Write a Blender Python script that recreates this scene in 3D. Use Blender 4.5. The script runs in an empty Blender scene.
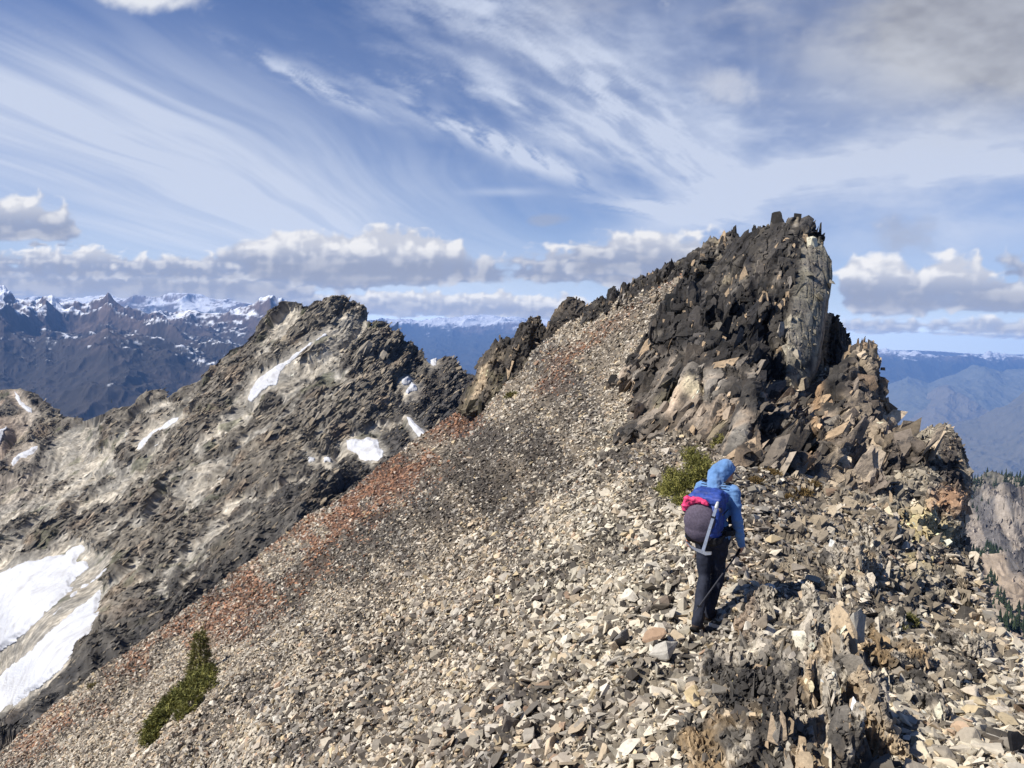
import bpy, bmesh, math, random
import numpy as np
from mathutils import Vector, Matrix, Euler, noise as mnoise
sc = bpy.context.scene
COL = sc.collection
R = math.radians
rng = np.random.default_rng(7)
random.seed(7)
F32 = np.float32

# ------------------------------------------------------------------ camera
FPX = 769.0
PITCH, ROLL = 4.4, 2.3
cd = bpy.data.cameras.new('camera'); cam = bpy.data.objects.new('camera', cd); COL.objects.link(cam)
cd.sensor_width = 36.0; cd.sensor_fit = 'HORIZONTAL'; cd.lens = FPX / 1024 * 36.0
cd.clip_start = 0.05; cd.clip_end = 250000
cam.location = (0, 0, 0)
CM = (Matrix.Rotation(R(90 - PITCH), 4, 'X') @ Matrix.Rotation(R(ROLL), 4, 'Z'))
cam.rotation_euler = CM.to_euler()
sc.camera = cam
CMN = np.array(CM.to_3x3())

def rays(px, py):
    """directions (x/y, 1, z/y) seen at photo pixels"""
    px = np.asarray(px, float); py = np.asarray(py, float)
    d = np.stack([(px - 512) / FPX, -(py - 384) / FPX, -np.ones_like(px)], -1) @ CMN.T
    return d / d[..., 1:2]
def P(px, py, Y):
    return rays(px, py) * np.asarray(Y, float)[..., None]
def proj(p):
    """world points -> photo pixels (for authoring masks)"""
    q = np.asarray(p, float) @ CMN
    return 512 + FPX * q[..., 0] / -q[..., 2], 384 - FPX * q[..., 1] / -q[..., 2]

def srgb(r, g, b):
    f = lambda c: (c / 255 / 12.92) if c / 255 <= 0.04045 else ((c / 255 + 0.055) / 1.055) ** 2.4
    return np.array([f(r), f(g), f(b)])

# ------------------------------------------------------------------ numpy noise
def _h(ix, iy, iz, seed):
    with np.errstate(over='ignore'):
        h = (ix.astype(np.uint32) * np.uint32(0x8da6b343)) ^ (iy.astype(np.uint32) * np.uint32(0xd8163841)) ^ (iz.astype(np.uint32) * np.uint32(0xcb1ab31f)) ^ np.uint32((seed * 0x9E3779B1) & 0xffffffff)
        h ^= h >> np.uint32(15); h *= np.uint32(0x2c1b3c6d); h ^= h >> np.uint32(12); h *= np.uint32(0x297a2d39); h ^= h >> np.uint32(15)
    return h
def _u(h): return (h & np.uint32(0xffff)).astype(F32) / F32(65535.0)
def _u2(h): return (h >> np.uint32(16)).astype(F32) / F32(65535.0)

def vnoise(p, seed=0):
    """smooth value noise in -1..1"""
    p = np.asarray(p, F32); i = np.floor(p).astype(np.int64); f = p - i
    f = f * f * f * (f * (f * 6 - 15) + 10)
    out = 0
    for dx in (0, 1):
        wx = f[:, 0] if dx else 1 - f[:, 0]
        for dy in (0, 1):
            wy = f[:, 1] if dy else 1 - f[:, 1]
            for dz in (0, 1):
                wz = f[:, 2] if dz else 1 - f[:, 2]
                out = out + wx * wy * wz * _u(_h(i[:, 0] + dx, i[:, 1] + dy, i[:, 2] + dz, seed))
    return out * 2 - 1
def fbm(p, oct=4, seed=0, gain=0.5, lac=2.03):
    a, s, t = 1.0, 0, 0
    for o in range(oct):
        s = s + a * vnoise(p * (lac ** o), seed + o * 17); t += a; a *= gain
    return s / t
def ridged(p, oct=5, seed=0, gain=0.5, lac=2.07):
    a, s, t, w = 1.0, 0, 0, 1.0
    for o in range(oct):
        n = 1 - np.abs(vnoise(p * (lac ** o), seed + o * 31)); n = n * n
        s = s + a * n * w; t += a; a *= gain; w = np.clip(n * 1.6, 0, 1)
    return s / t
def cells(p, seed=0, jit=0.8, edge=.22):
    """facets: returns (random id 0..1, tilt value, F2-F1)"""
    p = np.asarray(p, F32); b = np.floor(p - 0.5).astype(np.int64); n = len(p)
    f1 = np.full(n, 9e9, F32); f2 = np.full(n, 9e9, F32); hid = np.zeros(n, np.uint32)
    vec = np.zeros((n, 3), F32)
    for dx in (0, 1):
        for dy in (0, 1):
            for dz in (0, 1):
                ci = b + np.array([dx, dy, dz])
                h = _h(ci[:, 0], ci[:, 1], ci[:, 2], seed); h2 = _h(ci[:, 0], ci[:, 1], ci[:, 2], seed + 991)
                s = np.stack([_u(h), _u2(h), _u(h2)], -1)
                v = p - (ci + 0.5 + (s - 0.5) * jit).astype(F32)
                d = (v * v).sum(-1)
                m = d < f1
                f2 = np.where(m, f1, np.minimum(f2, d))
                f1 = np.where(m, d, f1); hid = np.where(m, h2, hid); vec[m] = v[m]
    r = _u2(hid)
    h3 = _h(hid.astype(np.int64), hid.astype(np.int64) >> 3, hid.astype(np.int64) >> 7, seed + 5)
    h4 = _h(hid.astype(np.int64), hid.astype(np.int64) >> 2, hid.astype(np.int64) >> 9, seed + 6)
    t = np.stack([_u(h3), _u2(h3), _u(h4)], -1) * 2 - 1
    e = np.sqrt(f2) - np.sqrt(f1)
    k = sstep(0, edge, e) if edge else 1.0
    return .5 + (r - .5) * k, (vec * t).sum(-1) * k, e
def frame(ax, ang, scale):
    """matrix taking world coords to a rotated, stretched noise space"""
    m = np.eye(3)
    for a, g in zip(ax, ang): m = np.array(Matrix.Rotation(R(g), 3, a)) @ m
    return (m / np.asarray(scale, float)[:, None])
def basis(e1, e3, sc_):
    e1 = np.array(e1, float); e1 /= np.linalg.norm(e1); e3 = np.array(e3, float); e3 -= e1 * (e3 @ e1); e3 /= np.linalg.norm(e3); e2 = np.cross(e3, e1)
    return np.stack([e1, e2, e3]) / np.asarray(sc_, float)[:, None]
def sstep(a, b, x):
    t = np.clip((x - a) / (b - a), 0, 1); return t * t * (3 - 2 * t)
def mix(a, b, t):
    t = np.asarray(t)[..., None]; return np.asarray(a) * (1 - t) + np.asarray(b) * t

def tps(pts, vals, reg=1e-3):
    pts = np.asarray(pts, float); vals = np.asarray(vals, float); n = len(pts)
    def U(r2): return 0.5 * r2 * np.log(r2 + 1e-12)
    d2 = ((pts[:, None] - pts[None]) ** 2).sum(-1)
    A = np.zeros((n + 3, n + 3)); A[:n, :n] = U(d2) + reg * np.eye(n)
    A[:n, n] = 1; A[:n, n + 1:] = pts; A[n, :n] = 1; A[n + 1:, :n] = pts.T
    w = np.linalg.solve(A, np.concatenate([vals, np.zeros(3)]))
    def f(q):
        q = np.asarray(q, float); sh = q.shape[:-1]; q = q.reshape(-1, 2); out = np.empty(len(q))
        for s in range(0, len(q), 40000):
            c = q[s:s + 40000]; d = ((c[:, None] - pts[None]) ** 2).sum(-1)
            out[s:s + 40000] = U(d) @ w[:n] + w[n] + c @ w[n + 1:]
        return out.reshape(sh)
    return f

# ------------------------------------------------------------------ meshes
def make_mesh(name, V, Fq, col=None, smooth=False, mat=None, obj=True, extra=None):
    me = bpy.data.meshes.new(name)
    V = np.ascontiguousarray(V, F32); Fq = np.ascontiguousarray(Fq, np.int32)
    k = Fq.shape[1]
    me.vertices.add(len(V)); me.vertices.foreach_set('co', V.ravel())
    me.loops.add(Fq.size); me.loops.foreach_set('vertex_index', Fq.ravel())
    me.polygons.add(len(Fq)); me.polygons.foreach_set('loop_start', np.arange(0, Fq.size, k, dtype=np.int32))
    me.polygons.foreach_set('loop_total', np.full(len(Fq), k, np.int32))
    me.polygons.foreach_set('use_smooth', np.full(len(Fq), smooth))
    me.update(calc_edges=True)
    if col is not None: set_col(me, col)
    for nm, a in (extra or {}).items():
        at = me.attributes.new(nm, 'FLOAT', 'POINT'); at.data.foreach_set('value', np.ascontiguousarray(a, F32))
    if mat: me.materials.append(mat)
    if not obj: return me
    o = bpy.data.objects.new(name, me); COL.objects.link(o)
    return o
def set_col(me, col):
    c = np.ones((len(me.vertices), 4), F32); c[:, :3] = np.clip(col, 0, 8)
    at = me.attributes.get('col') or me.attributes.new('col', 'FLOAT_COLOR', 'POINT')
    at.data.foreach_set('color', c.ravel())
def grid_faces(nr, nc):
    i = np.arange(nr * nc, dtype=np.int32).reshape(nr, nc)
    return np.stack([i[:-1, :-1], i[:-1, 1:], i[1:, 1:], i[1:, :-1]], -1).reshape(-1, 4)
def grid_normals(V):
    du = np.gradient(V, axis=1); dv = np.gradient(V, axis=0)
    n = np.cross(du, dv); n /= np.linalg.norm(n, axis=-1, keepdims=True) + 1e-12
    return n
def tag(o, label=None, cat=None, group=None, kind=None):
    if label: o['label'] = label
    if cat: o['category'] = cat
    if group: o['group'] = group
    if kind: o['kind'] = kind
    return o
def empty(name, loc, rz=0):
    o = bpy.data.objects.new(name, None); COL.objects.link(o); o.location = loc; o.rotation_euler.z = rz
    return o

def bm_hull(pts, bm=None):
    bm = bm or bmesh.new()
    vs = [bm.verts.new(p) for p in pts]
    r = bmesh.ops.convex_hull(bm, input=vs)
    bad = [v for v in set(g for g in r['geom_interior'] + r['geom_unused'] if isinstance(g, bmesh.types.BMVert)) if v.is_valid]
    if bad: bmesh.ops.delete(bm, geom=bad, context='VERTS')
    return bm
def remesh(bm, voxel, smooth_iter=0):
    """voxel-union of everything in bm -> (verts, quads/tris as polygons, normals)"""
    me = bpy.data.meshes.new('tmp'); bm.to_mesh(me); bm.free()
    o = bpy.data.objects.new('tmp', me); COL.objects.link(o)
    m = o.modifiers.new('r', 'REMESH'); m.mode = 'VOXEL'; m.voxel_size = voxel
    if smooth_iter:
        s = o.modifiers.new('s', 'SMOOTH'); s.iterations = smooth_iter; s.factor = 0.5
    dg = bpy.context.evaluated_depsgraph_get(); dg.update()
    ev = o.evaluated_get(dg); e = ev.to_mesh()
    n = len(e.vertices); V = np.empty(n * 3, F32); e.vertices.foreach_get('co', V)
    N = np.empty(n * 3, F32); e.vertices.foreach_get('normal', N)
    nl = len(e.loops); L = np.empty(nl, np.int32); e.loops.foreach_get('vertex_index', L)
    tot = np.empty(len(e.polygons), np.int32); e.polygons.foreach_get('loop_total', tot)
    assert (tot == 4).all()
    ev.to_mesh_clear(); bpy.data.objects.remove(o); bpy.data.meshes.remove(me)
    return V.reshape(-1, 3), L.reshape(-1, 4), N.reshape(-1, 3)

# ------------------------------------------------------------------ node helper
class NT:
    def __init__(s, tree): s.t = tree; s.n = tree.nodes; s.l = tree.links
    def new(s, typ, **kw):
        n = s.n.new(typ)
        for k, v in kw.items(): setattr(n, k, v)
        return n
    def put(s, sock, v):
        if isinstance(v, bpy.types.NodeSocket): s.l.new(v, sock)
        elif v is not None:
            try: sock.default_value = v
            except Exception: sock.default_value = (*v, 1.0)
    def m(s, op, *a, clamp=False):
        n = s.new('ShaderNodeMath', operation=op, use_clamp=clamp)
        for i, v in enumerate(a): s.put(n.inputs[i], v)
        return n.outputs[0]
    def ss(s, a, b, x):
        n = s.new('ShaderNodeMapRange', interpolation_type='SMOOTHSTEP')
        s.put(n.inputs['Value'], x); s.put(n.inputs['From Min'], a); s.put(n.inputs['From Max'], b)
        return n.outputs[0]
    def vec(s, x, y, z=0.0):
        n = s.new('ShaderNodeCombineXYZ')
        for i, v in enumerate((x, y, z)): s.put(n.inputs[i], v)
        return n.outputs[0]
    def mixc(s, f, a, b, blend='MIX'):
        n = s.new('ShaderNodeMix', data_type='RGBA', blend_type=blend)
        s.put(n.inputs[0], f); s.put(n.inputs[6], a); s.put(n.inputs[7], b)
        return n.outputs[2]
    def noise(s, vec, scale, detail=4, rough=0.5, dist=0.0, typ=None, dim='3D'):
        n = s.new('ShaderNodeTexNoise', noise_dimensions=dim)
        if typ: n.noise_type = typ
        if vec is not None: s.l.new(vec, n.inputs['Vector'])
        s.put(n.inputs['Scale'], scale); s.put(n.inputs['Detail'], detail); s.put(n.inputs['Roughness'], rough); s.put(n.inputs['Distortion'], dist)
        return n.outputs[0]
    def voro(s, vec, scale, feat='F1', out=0, rand=1.0):
        n = s.new('ShaderNodeTexVoronoi', feature=feat)
        if vec is not None: s.l.new(vec, n.inputs['Vector'])
        s.put(n.inputs['Scale'], scale); s.put(n.inputs['Randomness'], rand)
        return n.outputs[out]
def material(name):
    m = bpy.data.materials.new(name); m.use_nodes = True
    t = NT(m.node_tree); b = m.node_tree.nodes['Principled BSDF']
    b.inputs['Specular IOR Level'].default_value = 0.25
    return m, t, b
def simple_mat(name, c, rough=0.7, spec=0.3, metal=0.0, nscale=30, namt=0.25, bump=0.0, bscale=60, c2=None, sheen=0):
    m, t, b = material(name)
    tc = t.new('ShaderNodeTexCoord').outputs['Object']
    n = t.noise(tc, nscale, 4, 0.6)
    c = np.asarray(c)
    lo = c * (1 - namt) if c2 is None else np.asarray(c2)
    hi = np.clip(c * (1 + namt), 0, 1) if c2 is None else c
    t.put(b.inputs['Base Color'], t.mixc(t.ss(0.3, 0.7, n), lo, hi))
    b.inputs['Roughness'].default_value = rough; b.inputs['Specular IOR Level'].default_value = spec; b.inputs['Metallic'].default_value = metal
    if sheen: b.inputs['Sheen Weight'].default_value = sheen
    if bump:
        bn = t.new('ShaderNodeBump'); bn.inputs['Strength'].default_value = bump; bn.inputs['Distance'].default_value = 0.01
        t.put(bn.inputs['Height'], t.noise(tc, bscale, 4, 0.6)); t.l.new(bn.outputs[0], b.inputs['Normal'])
    return m
def rock_mat(name, s1, s2, bump=0.5, bdist=0.02, dark=0.45, amt=1.0, speck=0.0, strat=None, smin=0.6):
    """mineral colour and any painted shade from the mesh attribute, varied by real grain, speckle and lichen at scales s1, s2 (per metre)"""
    m, t, b = material(name)
    a = t.new('ShaderNodeAttribute', attribute_name='col').outputs['Color']
    tc = t.new('ShaderNodeTexCoord').outputs['Object']
    n1 = t.noise(tc, s1, 6, 0.62); n2 = t.noise(tc, s2, 5, 0.65)
    v = t.m('MULTIPLY', t.m('ADD', t.m('MULTIPLY', n1, 1.3 * amt), 1 - 0.65 * amt), t.m('ADD', t.m('MULTIPLY', n2, 1.1 * amt), 1 - 0.55 * amt))
    vv = t.new('ShaderNodeVectorMath', operation='SCALE'); t.l.new(a, vv.inputs[0]); t.l.new(v, vv.inputs['Scale'])
    c = vv.outputs[0]
    if speck:
        n3 = t.noise(tc, s2 * 0.45, 6, 0.7)
        c = t.mixc(t.m('MULTIPLY', t.ss(0.54, 0.64, n3), speck), c, (0.028, 0.028, 0.03))
        n4 = t.noise(tc, s2 * 0.7, 4, 0.7, 0.4)
        c = t.mixc(t.m('MULTIPLY', t.ss(0.66, 0.74, n4), speck * 0.6), c, (0.42, 0.40, 0.34))
    t.put(b.inputs['Base Color'], c)
    b.inputs['Roughness'].default_value = 0.85
    if bump:
        bn = t.new('ShaderNodeBump'); bn.inputs['Strength'].default_value = bump; bn.inputs['Distance'].default_value = bdist
        t.put(bn.inputs['Height'], t.m('ADD', n1, t.m('MULTIPLY', n2, 0.5))); t.l.new(bn.outputs[0], b.inputs['Normal'])
    return m
# ------------------------------------------------------------------ render settings, light, sky
sc.view_settings.view_transform = 'Standard'; sc.view_settings.look = 'None'
sc.view_settings.exposure = 0.42; sc.view_settings.gamma = 1.0
sc.render.engine = 'CYCLES'
cy = sc.cycles
cy.max_bounces = 6; cy.diffuse_bounces = 3; cy.glossy_bounces = 2; cy.transmission_bounces = 2; cy.volume_bounces = 0; cy.transparent_max_bounces = 8
cy.use_denoising = True
try: cy.denoiser = 'OPENIMAGEDENOISE'
except Exception: pass
SUN_AZ, SUN_EL = -103.0, 45.0      # degrees from the view direction (left is negative), and above the horizon
sl = bpy.data.lights.new('sun', 'SUN'); sun = bpy.data.objects.new('sun', sl); COL.objects.link(sun)
sl.energy = 5.0; sl.angle = R(0.53); sl.color = (1.0, 0.955, 0.885)
sdir = Vector((math.sin(R(SUN_AZ)) * math.cos(R(SUN_EL)), math.cos(R(SUN_AZ)) * math.cos(R(SUN_EL)), math.sin(R(SUN_EL))))
sun.rotation_euler = sdir.to_track_quat('Z', 'Y').to_euler()

w = bpy.data.worlds.new('World'); sc.world = w; w.use_nodes = True
W = NT(w.node_tree); W.n.clear()
out = W.new('ShaderNodeOutputWorld'); bg = W.new('ShaderNodeBackground'); W.l.new(bg.outputs[0], out.inputs[0])
SKY = 0.10
bg.inputs['Strength'].default_value = SKY
st = W.new('ShaderNodeTexSky', sky_type='NISHITA'); st.sun_disc = False
st.sun_elevation = R(SUN_EL); st.sun_rotation = R(SUN_AZ); st.altitude = 2300; st.air_density = 1.0; st.dust_density = 0.1; st.ozone_density = 4.0
W.l.new(W.mixc(1.0, st.outputs[0], (0.68, 0.69, 0.82), 'MULTIPLY'), bg.inputs['Color'])

# clouds: a dome 150 km out, beyond the hazy air; its vertices carry cloud colour and cover, the blue between them is the sky itself
AIR, AIR_TOP = 4.8e-5, 430.0
def clouds():
    az = np.radians(np.arange(-62, 62.01, 0.105)); el = np.radians(np.concatenate([np.arange(-3, 16, 0.085), np.arange(16, 42.01, 0.13)]))
    A, E = np.meshgrid(az, el)
    D = np.stack([np.sin(A) * np.cos(E), np.cos(A) * np.cos(E), np.sin(E)], -1)
    gx, gy = D[..., 0] / D[..., 1], D[..., 2] / D[..., 1]
    shp = A.shape
    X, Y = proj(np.stack([gx, np.ones_like(gx), gy], -1)); X = X.ravel(); Y = Y.ravel(); gx = gx.ravel(); gy = gy.ravel()
    H = 303 + 0.0405 * X                           # the horizon
    dz = D[..., 2].ravel(); kx = D[..., 0].ravel() / (np.maximum(dz, 0) + .11); ky = D[..., 1].ravel() / (np.maximum(dz, 0) + .11)
    Z = np.zeros_like(X)
    def n2(x, y, z=0.0, o=5, seed=0, gain=.5): return fbm(np.stack([x, y, Z + z], -1), o, seed, gain)
    def blob(p0, p1, wd, pw=1.0, curve=0.0):
        L = math.hypot(p1[0] - p0[0], p1[1] - p0[1]) / 2; ca, sa = (p1[0] - p0[0]) / 2 / L, (p1[1] - p0[1]) / 2 / L
        ux, uy = X - (p0[0] + p1[0]) / 2, Y - (p0[1] + p1[1]) / 2
        a = ux * ca + uy * sa; b = uy * ca - ux * sa - curve * a * a / L
        return np.exp(-pw * ((a / L) ** 2 + (b / wd) ** 2)), a, b
    def deck(ang, su, sv):
        c, s = math.cos(R(ang)), math.sin(R(ang)); wx = n2(kx * .5, ky * .5, 9, 3) * .35
        return (kx * c - ky * s + wx) * su, (kx * s + ky * c) * sv
    u1, v1 = deck(14, 3.2, .30); b1 = n2(u1, v1, 0, 5, 3, .55) * .5 + .5
    u2, v2 = deck(14, 9.0, .9); b2 = n2(u2, v2, 4, 5, 5, .6) * .5 + .5
    # ---- cirrus
    warp = n2(X / 60, Y / 60, 1, 3, 8) * 8
    def streak(p0, p1, wd, lng, crs, lo, hi, seed, curve=0.0, pw=1.0, ang=0):
        m, a, b = blob(p0, p1, wd, pw, curve)
        c, s = math.cos(R(ang)), math.sin(R(ang)); a, b = a * c + b * s + warp, b * c - a * s + warp * .7
        return m * sstep(lo, hi, n2(a / lng, b / crs, seed, 6, seed, .62) * .5 + .5)
    veil, a_, b_ = blob((-330, 30), (560, 290), 78, 1.0, .10)
    veil = np.clip(veil * 1.25 - .05, 0, 1) * (.42 + .58 * sstep(.25, .78, .6 * b1 + .4 * b2))
    cir = veil + .25 * blob((-250, 215), (470, 262), 30)[0]
    cir += 1.05 * streak((420, 112), (600, 186), 14, 30, 8, .24, .66, 1, pw=1.3, ang=10)
    cir += .75 * streak((230, 45), (388, 118), 11, 36, 8, .32, .75, 2, pw=1.2)
    cir += .9 * streak((530, 50), (745, 195), 38, 60, 16, .26, .78, 3)
    cir += .65 * streak((430, 55), (660, 175), 18, 60, 11, .28, .76, 4)
    cir += .65 * streak((300, -60), (640, 70), 52, 70, 20, .30, .82, 5)
    cir += .45 * streak((330, 60), (560, 130), 30, 60, 14, .42, .72, 12)
    cir += .85 * blob((600, 205), (1160, 128), 24, 1, .16)[0] * (.45 + .75 * sstep(.3, .7, n2((X + Y * .3) / 150, (Y - X * -.12) / 18, 3, 5, 6, .6) * .5 + .5))
    cir += .85 * streak((600, 200), (745, 224), 9, 60, 8, .28, .56, 7)
    cir += .85 * blob((600, 100), (1120, 140), 105)[0] * (.22 + .7 * sstep(.36, .70, n2(X / 130, Y / 50, 5, 6, 9, .58) * .5 + .5))
    cir += .5 * blob((700, 255), (1120, 215), 50)[0] * (.4 + .6 * sstep(.3, .7, n2(X / 90, Y / 30, 7, 5, 10) * .5 + .5))
    cir += .35 * streak((470, 192), (540, 192), 4, 60, 8, .2, .5, 11)
    cir += .30 * blob((-250, -40), (430, 165), 66)[0] * (.25 + .9 * sstep(.38, .68, b1 * .5 + b2 * .5))
    cir *= 1.12; cir += (.05 + .22 * sstep(.35, .75, b2 * .5 + .5 * (n2(X / 120, Y / 45, 11, 5, 31, .6) * .5 + .5))) * sstep(330, 560, X + Y * .3) * sstep(330, 60, Y)
    cir = np.clip(cir, 0, .95)
    # ---- thick soft cloud high on the right and small puffs
    sn = n2(X / 170, Y / 85, 2, 6, 20, .55) * .5 + .5; fn = n2(X / 42, Y / 32, 3, 6, 21, .6) * .5 + .5
    g1 = blob((800, 30), (1300, 5), 100, 1.2)[0]
    grey = np.clip(g1 * 1.8 * sstep(.22, .60, sn * .7 + g1 * .3), 0, .97)
    g2 = blob((868, 238), (958, 228), 25, 1.4)[0]; g2 = .75 * sstep(.30, .75, g2 * .55 + fn * .75 - .28)
    pf = blob((688, 84), (778, 92), 27, 1.3)[0]; pf = .6 * sstep(.28, .85, pf * .6 + fn * .7 - .22)
    p2 = blob((85, -12), (205, 2), 24, 1.2)[0]; p2 = sstep(.32, .75, p2 * .6 + fn * .75 - .25)
    p3 = blob((560, 5), (900, 10), 42, 1)[0] * sstep(.38, .7, sn) * .8
    p4 = blob((183, 232), (198, 236), 6, 1)[0]; p4 = .8 * sstep(.35, .7, p4 * .8 + fn * .3 - .1)
    p5 = blob((520, 222), (575, 218), 9, 1)[0]; p5 = .8 * sstep(.35, .7, p5 * .75 + fn * .4 - .12)
    alpha = cir.copy(); col = np.tile(srgb(200, 210, 231), (len(X), 1)) * 1.0
    def over(a, c):
        nonlocal alpha, col
        an = a + alpha * (1 - a); k = (a / np.maximum(an, 1e-5))[:, None]; col = col * (1 - k) + np.asarray(c) * k; alpha = an
    over(p3, srgb(212, 215, 224)); over(grey, mix(srgb(134, 138, 152), srgb(192, 196, 206), np.clip(sstep(.35, .7, sn) * .8 + (1 - g1) * .5, 0, 1)))
    over(g2, srgb(160, 168, 190)); over(pf, mix(srgb(186, 194, 212), srgb(216, 219, 228), sstep(.35, .65, fn)))
    over(p2, srgb(226, 229, 236)); over(p5, srgb(150, 163, 192))
    # ---- haze-pale strip of sky above the ranges
    over(np.exp(-np.clip(H - Y - 14, 0, 999) / 38), srgb(190, 208, 234) * 1.05)
    # ---- cumulus banks: back rows first; flat grey bases, billowing bright tops
    def bank(x0, x1, base, hgt, seed, sc=1.0, cover=.5, tilt=.035, bright=1.0, fade=60, dens=1.0):
        nonlocal alpha, col
        yb_ = base + tilt * (X_ - (x0 + x1) / 2)
        sel = np.nonzero((X_ > x0 - fade) & (X_ < x1 + fade) & (yb_ - Y_ > -hgt * .5) & (yb_ - Y_ < hgt * 3.2))[0]
        X, Y, Z = X_[sel], Y_[sel], Z_[sel]; yb = yb_[sel]
        n2 = lambda x, y, z=0.0, o=5, seed=0, gain=.5: fbm(np.stack([x, y, Z + z], -1), o, seed, gain)
        t = (yb - Y) / hgt                               # 0 at base, 1 at the mean top
        env = sstep(x0 - fade, x0 + fade, X) * (1 - sstep(x1 - fade, x1 + fade, X))
        S = hgt * 1.5 * sc
        prof = n2(X / (S * 3.2), Y / (S * 1.6), seed, 4, seed) * .9 + (cover - .5) * 2   # which stretches are built up
        def field(xo, yo):
            xs, ys = (X + xo) / S, (Y + yo) / (S * .72)
            n = n2(xs, ys, seed * 1.7, 6, seed + 40, .56)
            bl = 1 - np.abs(vnoise(np.stack([xs * 2.3, ys * 2.3, Z + seed], -1), seed + 60)) * 1.0
            bl2 = 1 - np.abs(vnoise(np.stack([xs * 5.1, ys * 5.1, Z + seed], -1), seed + 61))
            return n * .75 + (bl - .6) * .42 + (bl2 - .6) * .2
        f0 = field(0, 0)
        d = f0 + prof * .8 + env * 1.15 - .82 - np.clip(t, 0, 9) ** 1.4 * .75 - np.clip(-(t + f0 * .10) * 3.0, 0, 9)
        f1 = field(-hgt * .16, -hgt * .30)
        lit = sstep(-.16, .34, f0 - f1) * .55 + sstep(.2, 1.0, t) * .55
        a = sstep(-.02, .30, d) * dens
        c = mix(srgb(148, 160, 188), np.array(srgb(244, 244, 247)) * bright * .90, np.clip(lit, 0, 1) ** 1.15)
        c = mix(c, srgb(150, 158, 180), sstep(.25, .9, d) * (1 - sstep(.1, .75, t)) * .6)
        fa, fc = np.zeros_like(X_), np.zeros((len(X_), 3)); fa[sel] = a; fc[sel] = c
        over(fa, fc)
    X_, Y_, Z_ = X, Y, Z
    bank(-300, 1400, 318, 11, 1, 1.6, .60, .040, .92, 60, .75)
    bank(-300, 760, 304, 17, 2, 1.3, .82, .036, .95, 60, .95)
    bank(820, 1300, 332, 17, 3, 1.6, .66, .015, .97, 40, .9)
    bank(-300, 330, 289, 30, 4, 1.1, .88, .03, .97, 40)
    bank(-300, 260, 272, 26, 14, 1.0, .76, .02, 1.0, 40)
    bank(240, 735, 277, 36, 5, 1.0, .88, .012, 1.0, 46)
    bank(560, 740, 272, 38, 11, .9, .72, .01, 1.0, 30)
    bank(842, 1250, 307, 40, 6, 1.0, .80, .014, 1.02, 18)
    bank(985, 1300, 276, 42, 8, 1.0, .66, .01, 1.02, 12)
    bank(-300, 80, 234, 36, 9, 1.1, .84, .02, 1.0, 14)
    bank(20, 100, 246, 8, 10, 2.0, .52, .02, .9, 14)
    # fade out at the dome's rim
    rim = (1 - sstep(50, 61, np.abs(np.degrees(A.ravel())))) * (1 - sstep(34, 41.5, np.degrees(E.ravel())))
    alpha *= rim
    # seen through the blue air in front of it
    T = np.clip(np.exp(-AIR * np.minimum(38000, AIR_TOP / np.maximum(dz, .004))), .10, 1)[:, None]
    col = np.clip((col - (1 - T) * np.array([.08, .17, .42])) / T, 0, 6)
    col *= .77
    V = D.reshape(-1, 3) * 90000.0
    m = bpy.data.materials.new('cloud'); m.use_nodes = True; t = NT(m.node_tree); t.n.clear()
    o = t.new('ShaderNodeOutputMaterial'); mx = t.new('ShaderNodeMixShader'); e = t.new('ShaderNodeEmission'); tr = t.new('ShaderNodeBsdfTransparent')
    t.l.new(t.new('ShaderNodeAttribute', attribute_name='col').outputs['Color'], e.inputs['Color'])
    t.l.new(t.new('ShaderNodeAttribute', attribute_name='cover').outputs['Fac'], mx.inputs[0])
    t.l.new(tr.outputs[0], mx.inputs[1]); t.l.new(e.outputs[0], mx.inputs[2]); t.l.new(mx.outputs[0], o.inputs['Surface'])
    m.cycles.emission_sampling = 'NONE'
    ob = make_mesh('sky', V, grid_faces(*shp), col, True, m, extra={'cover': alpha})
    tag(ob, kind='structure')
clouds()
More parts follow.
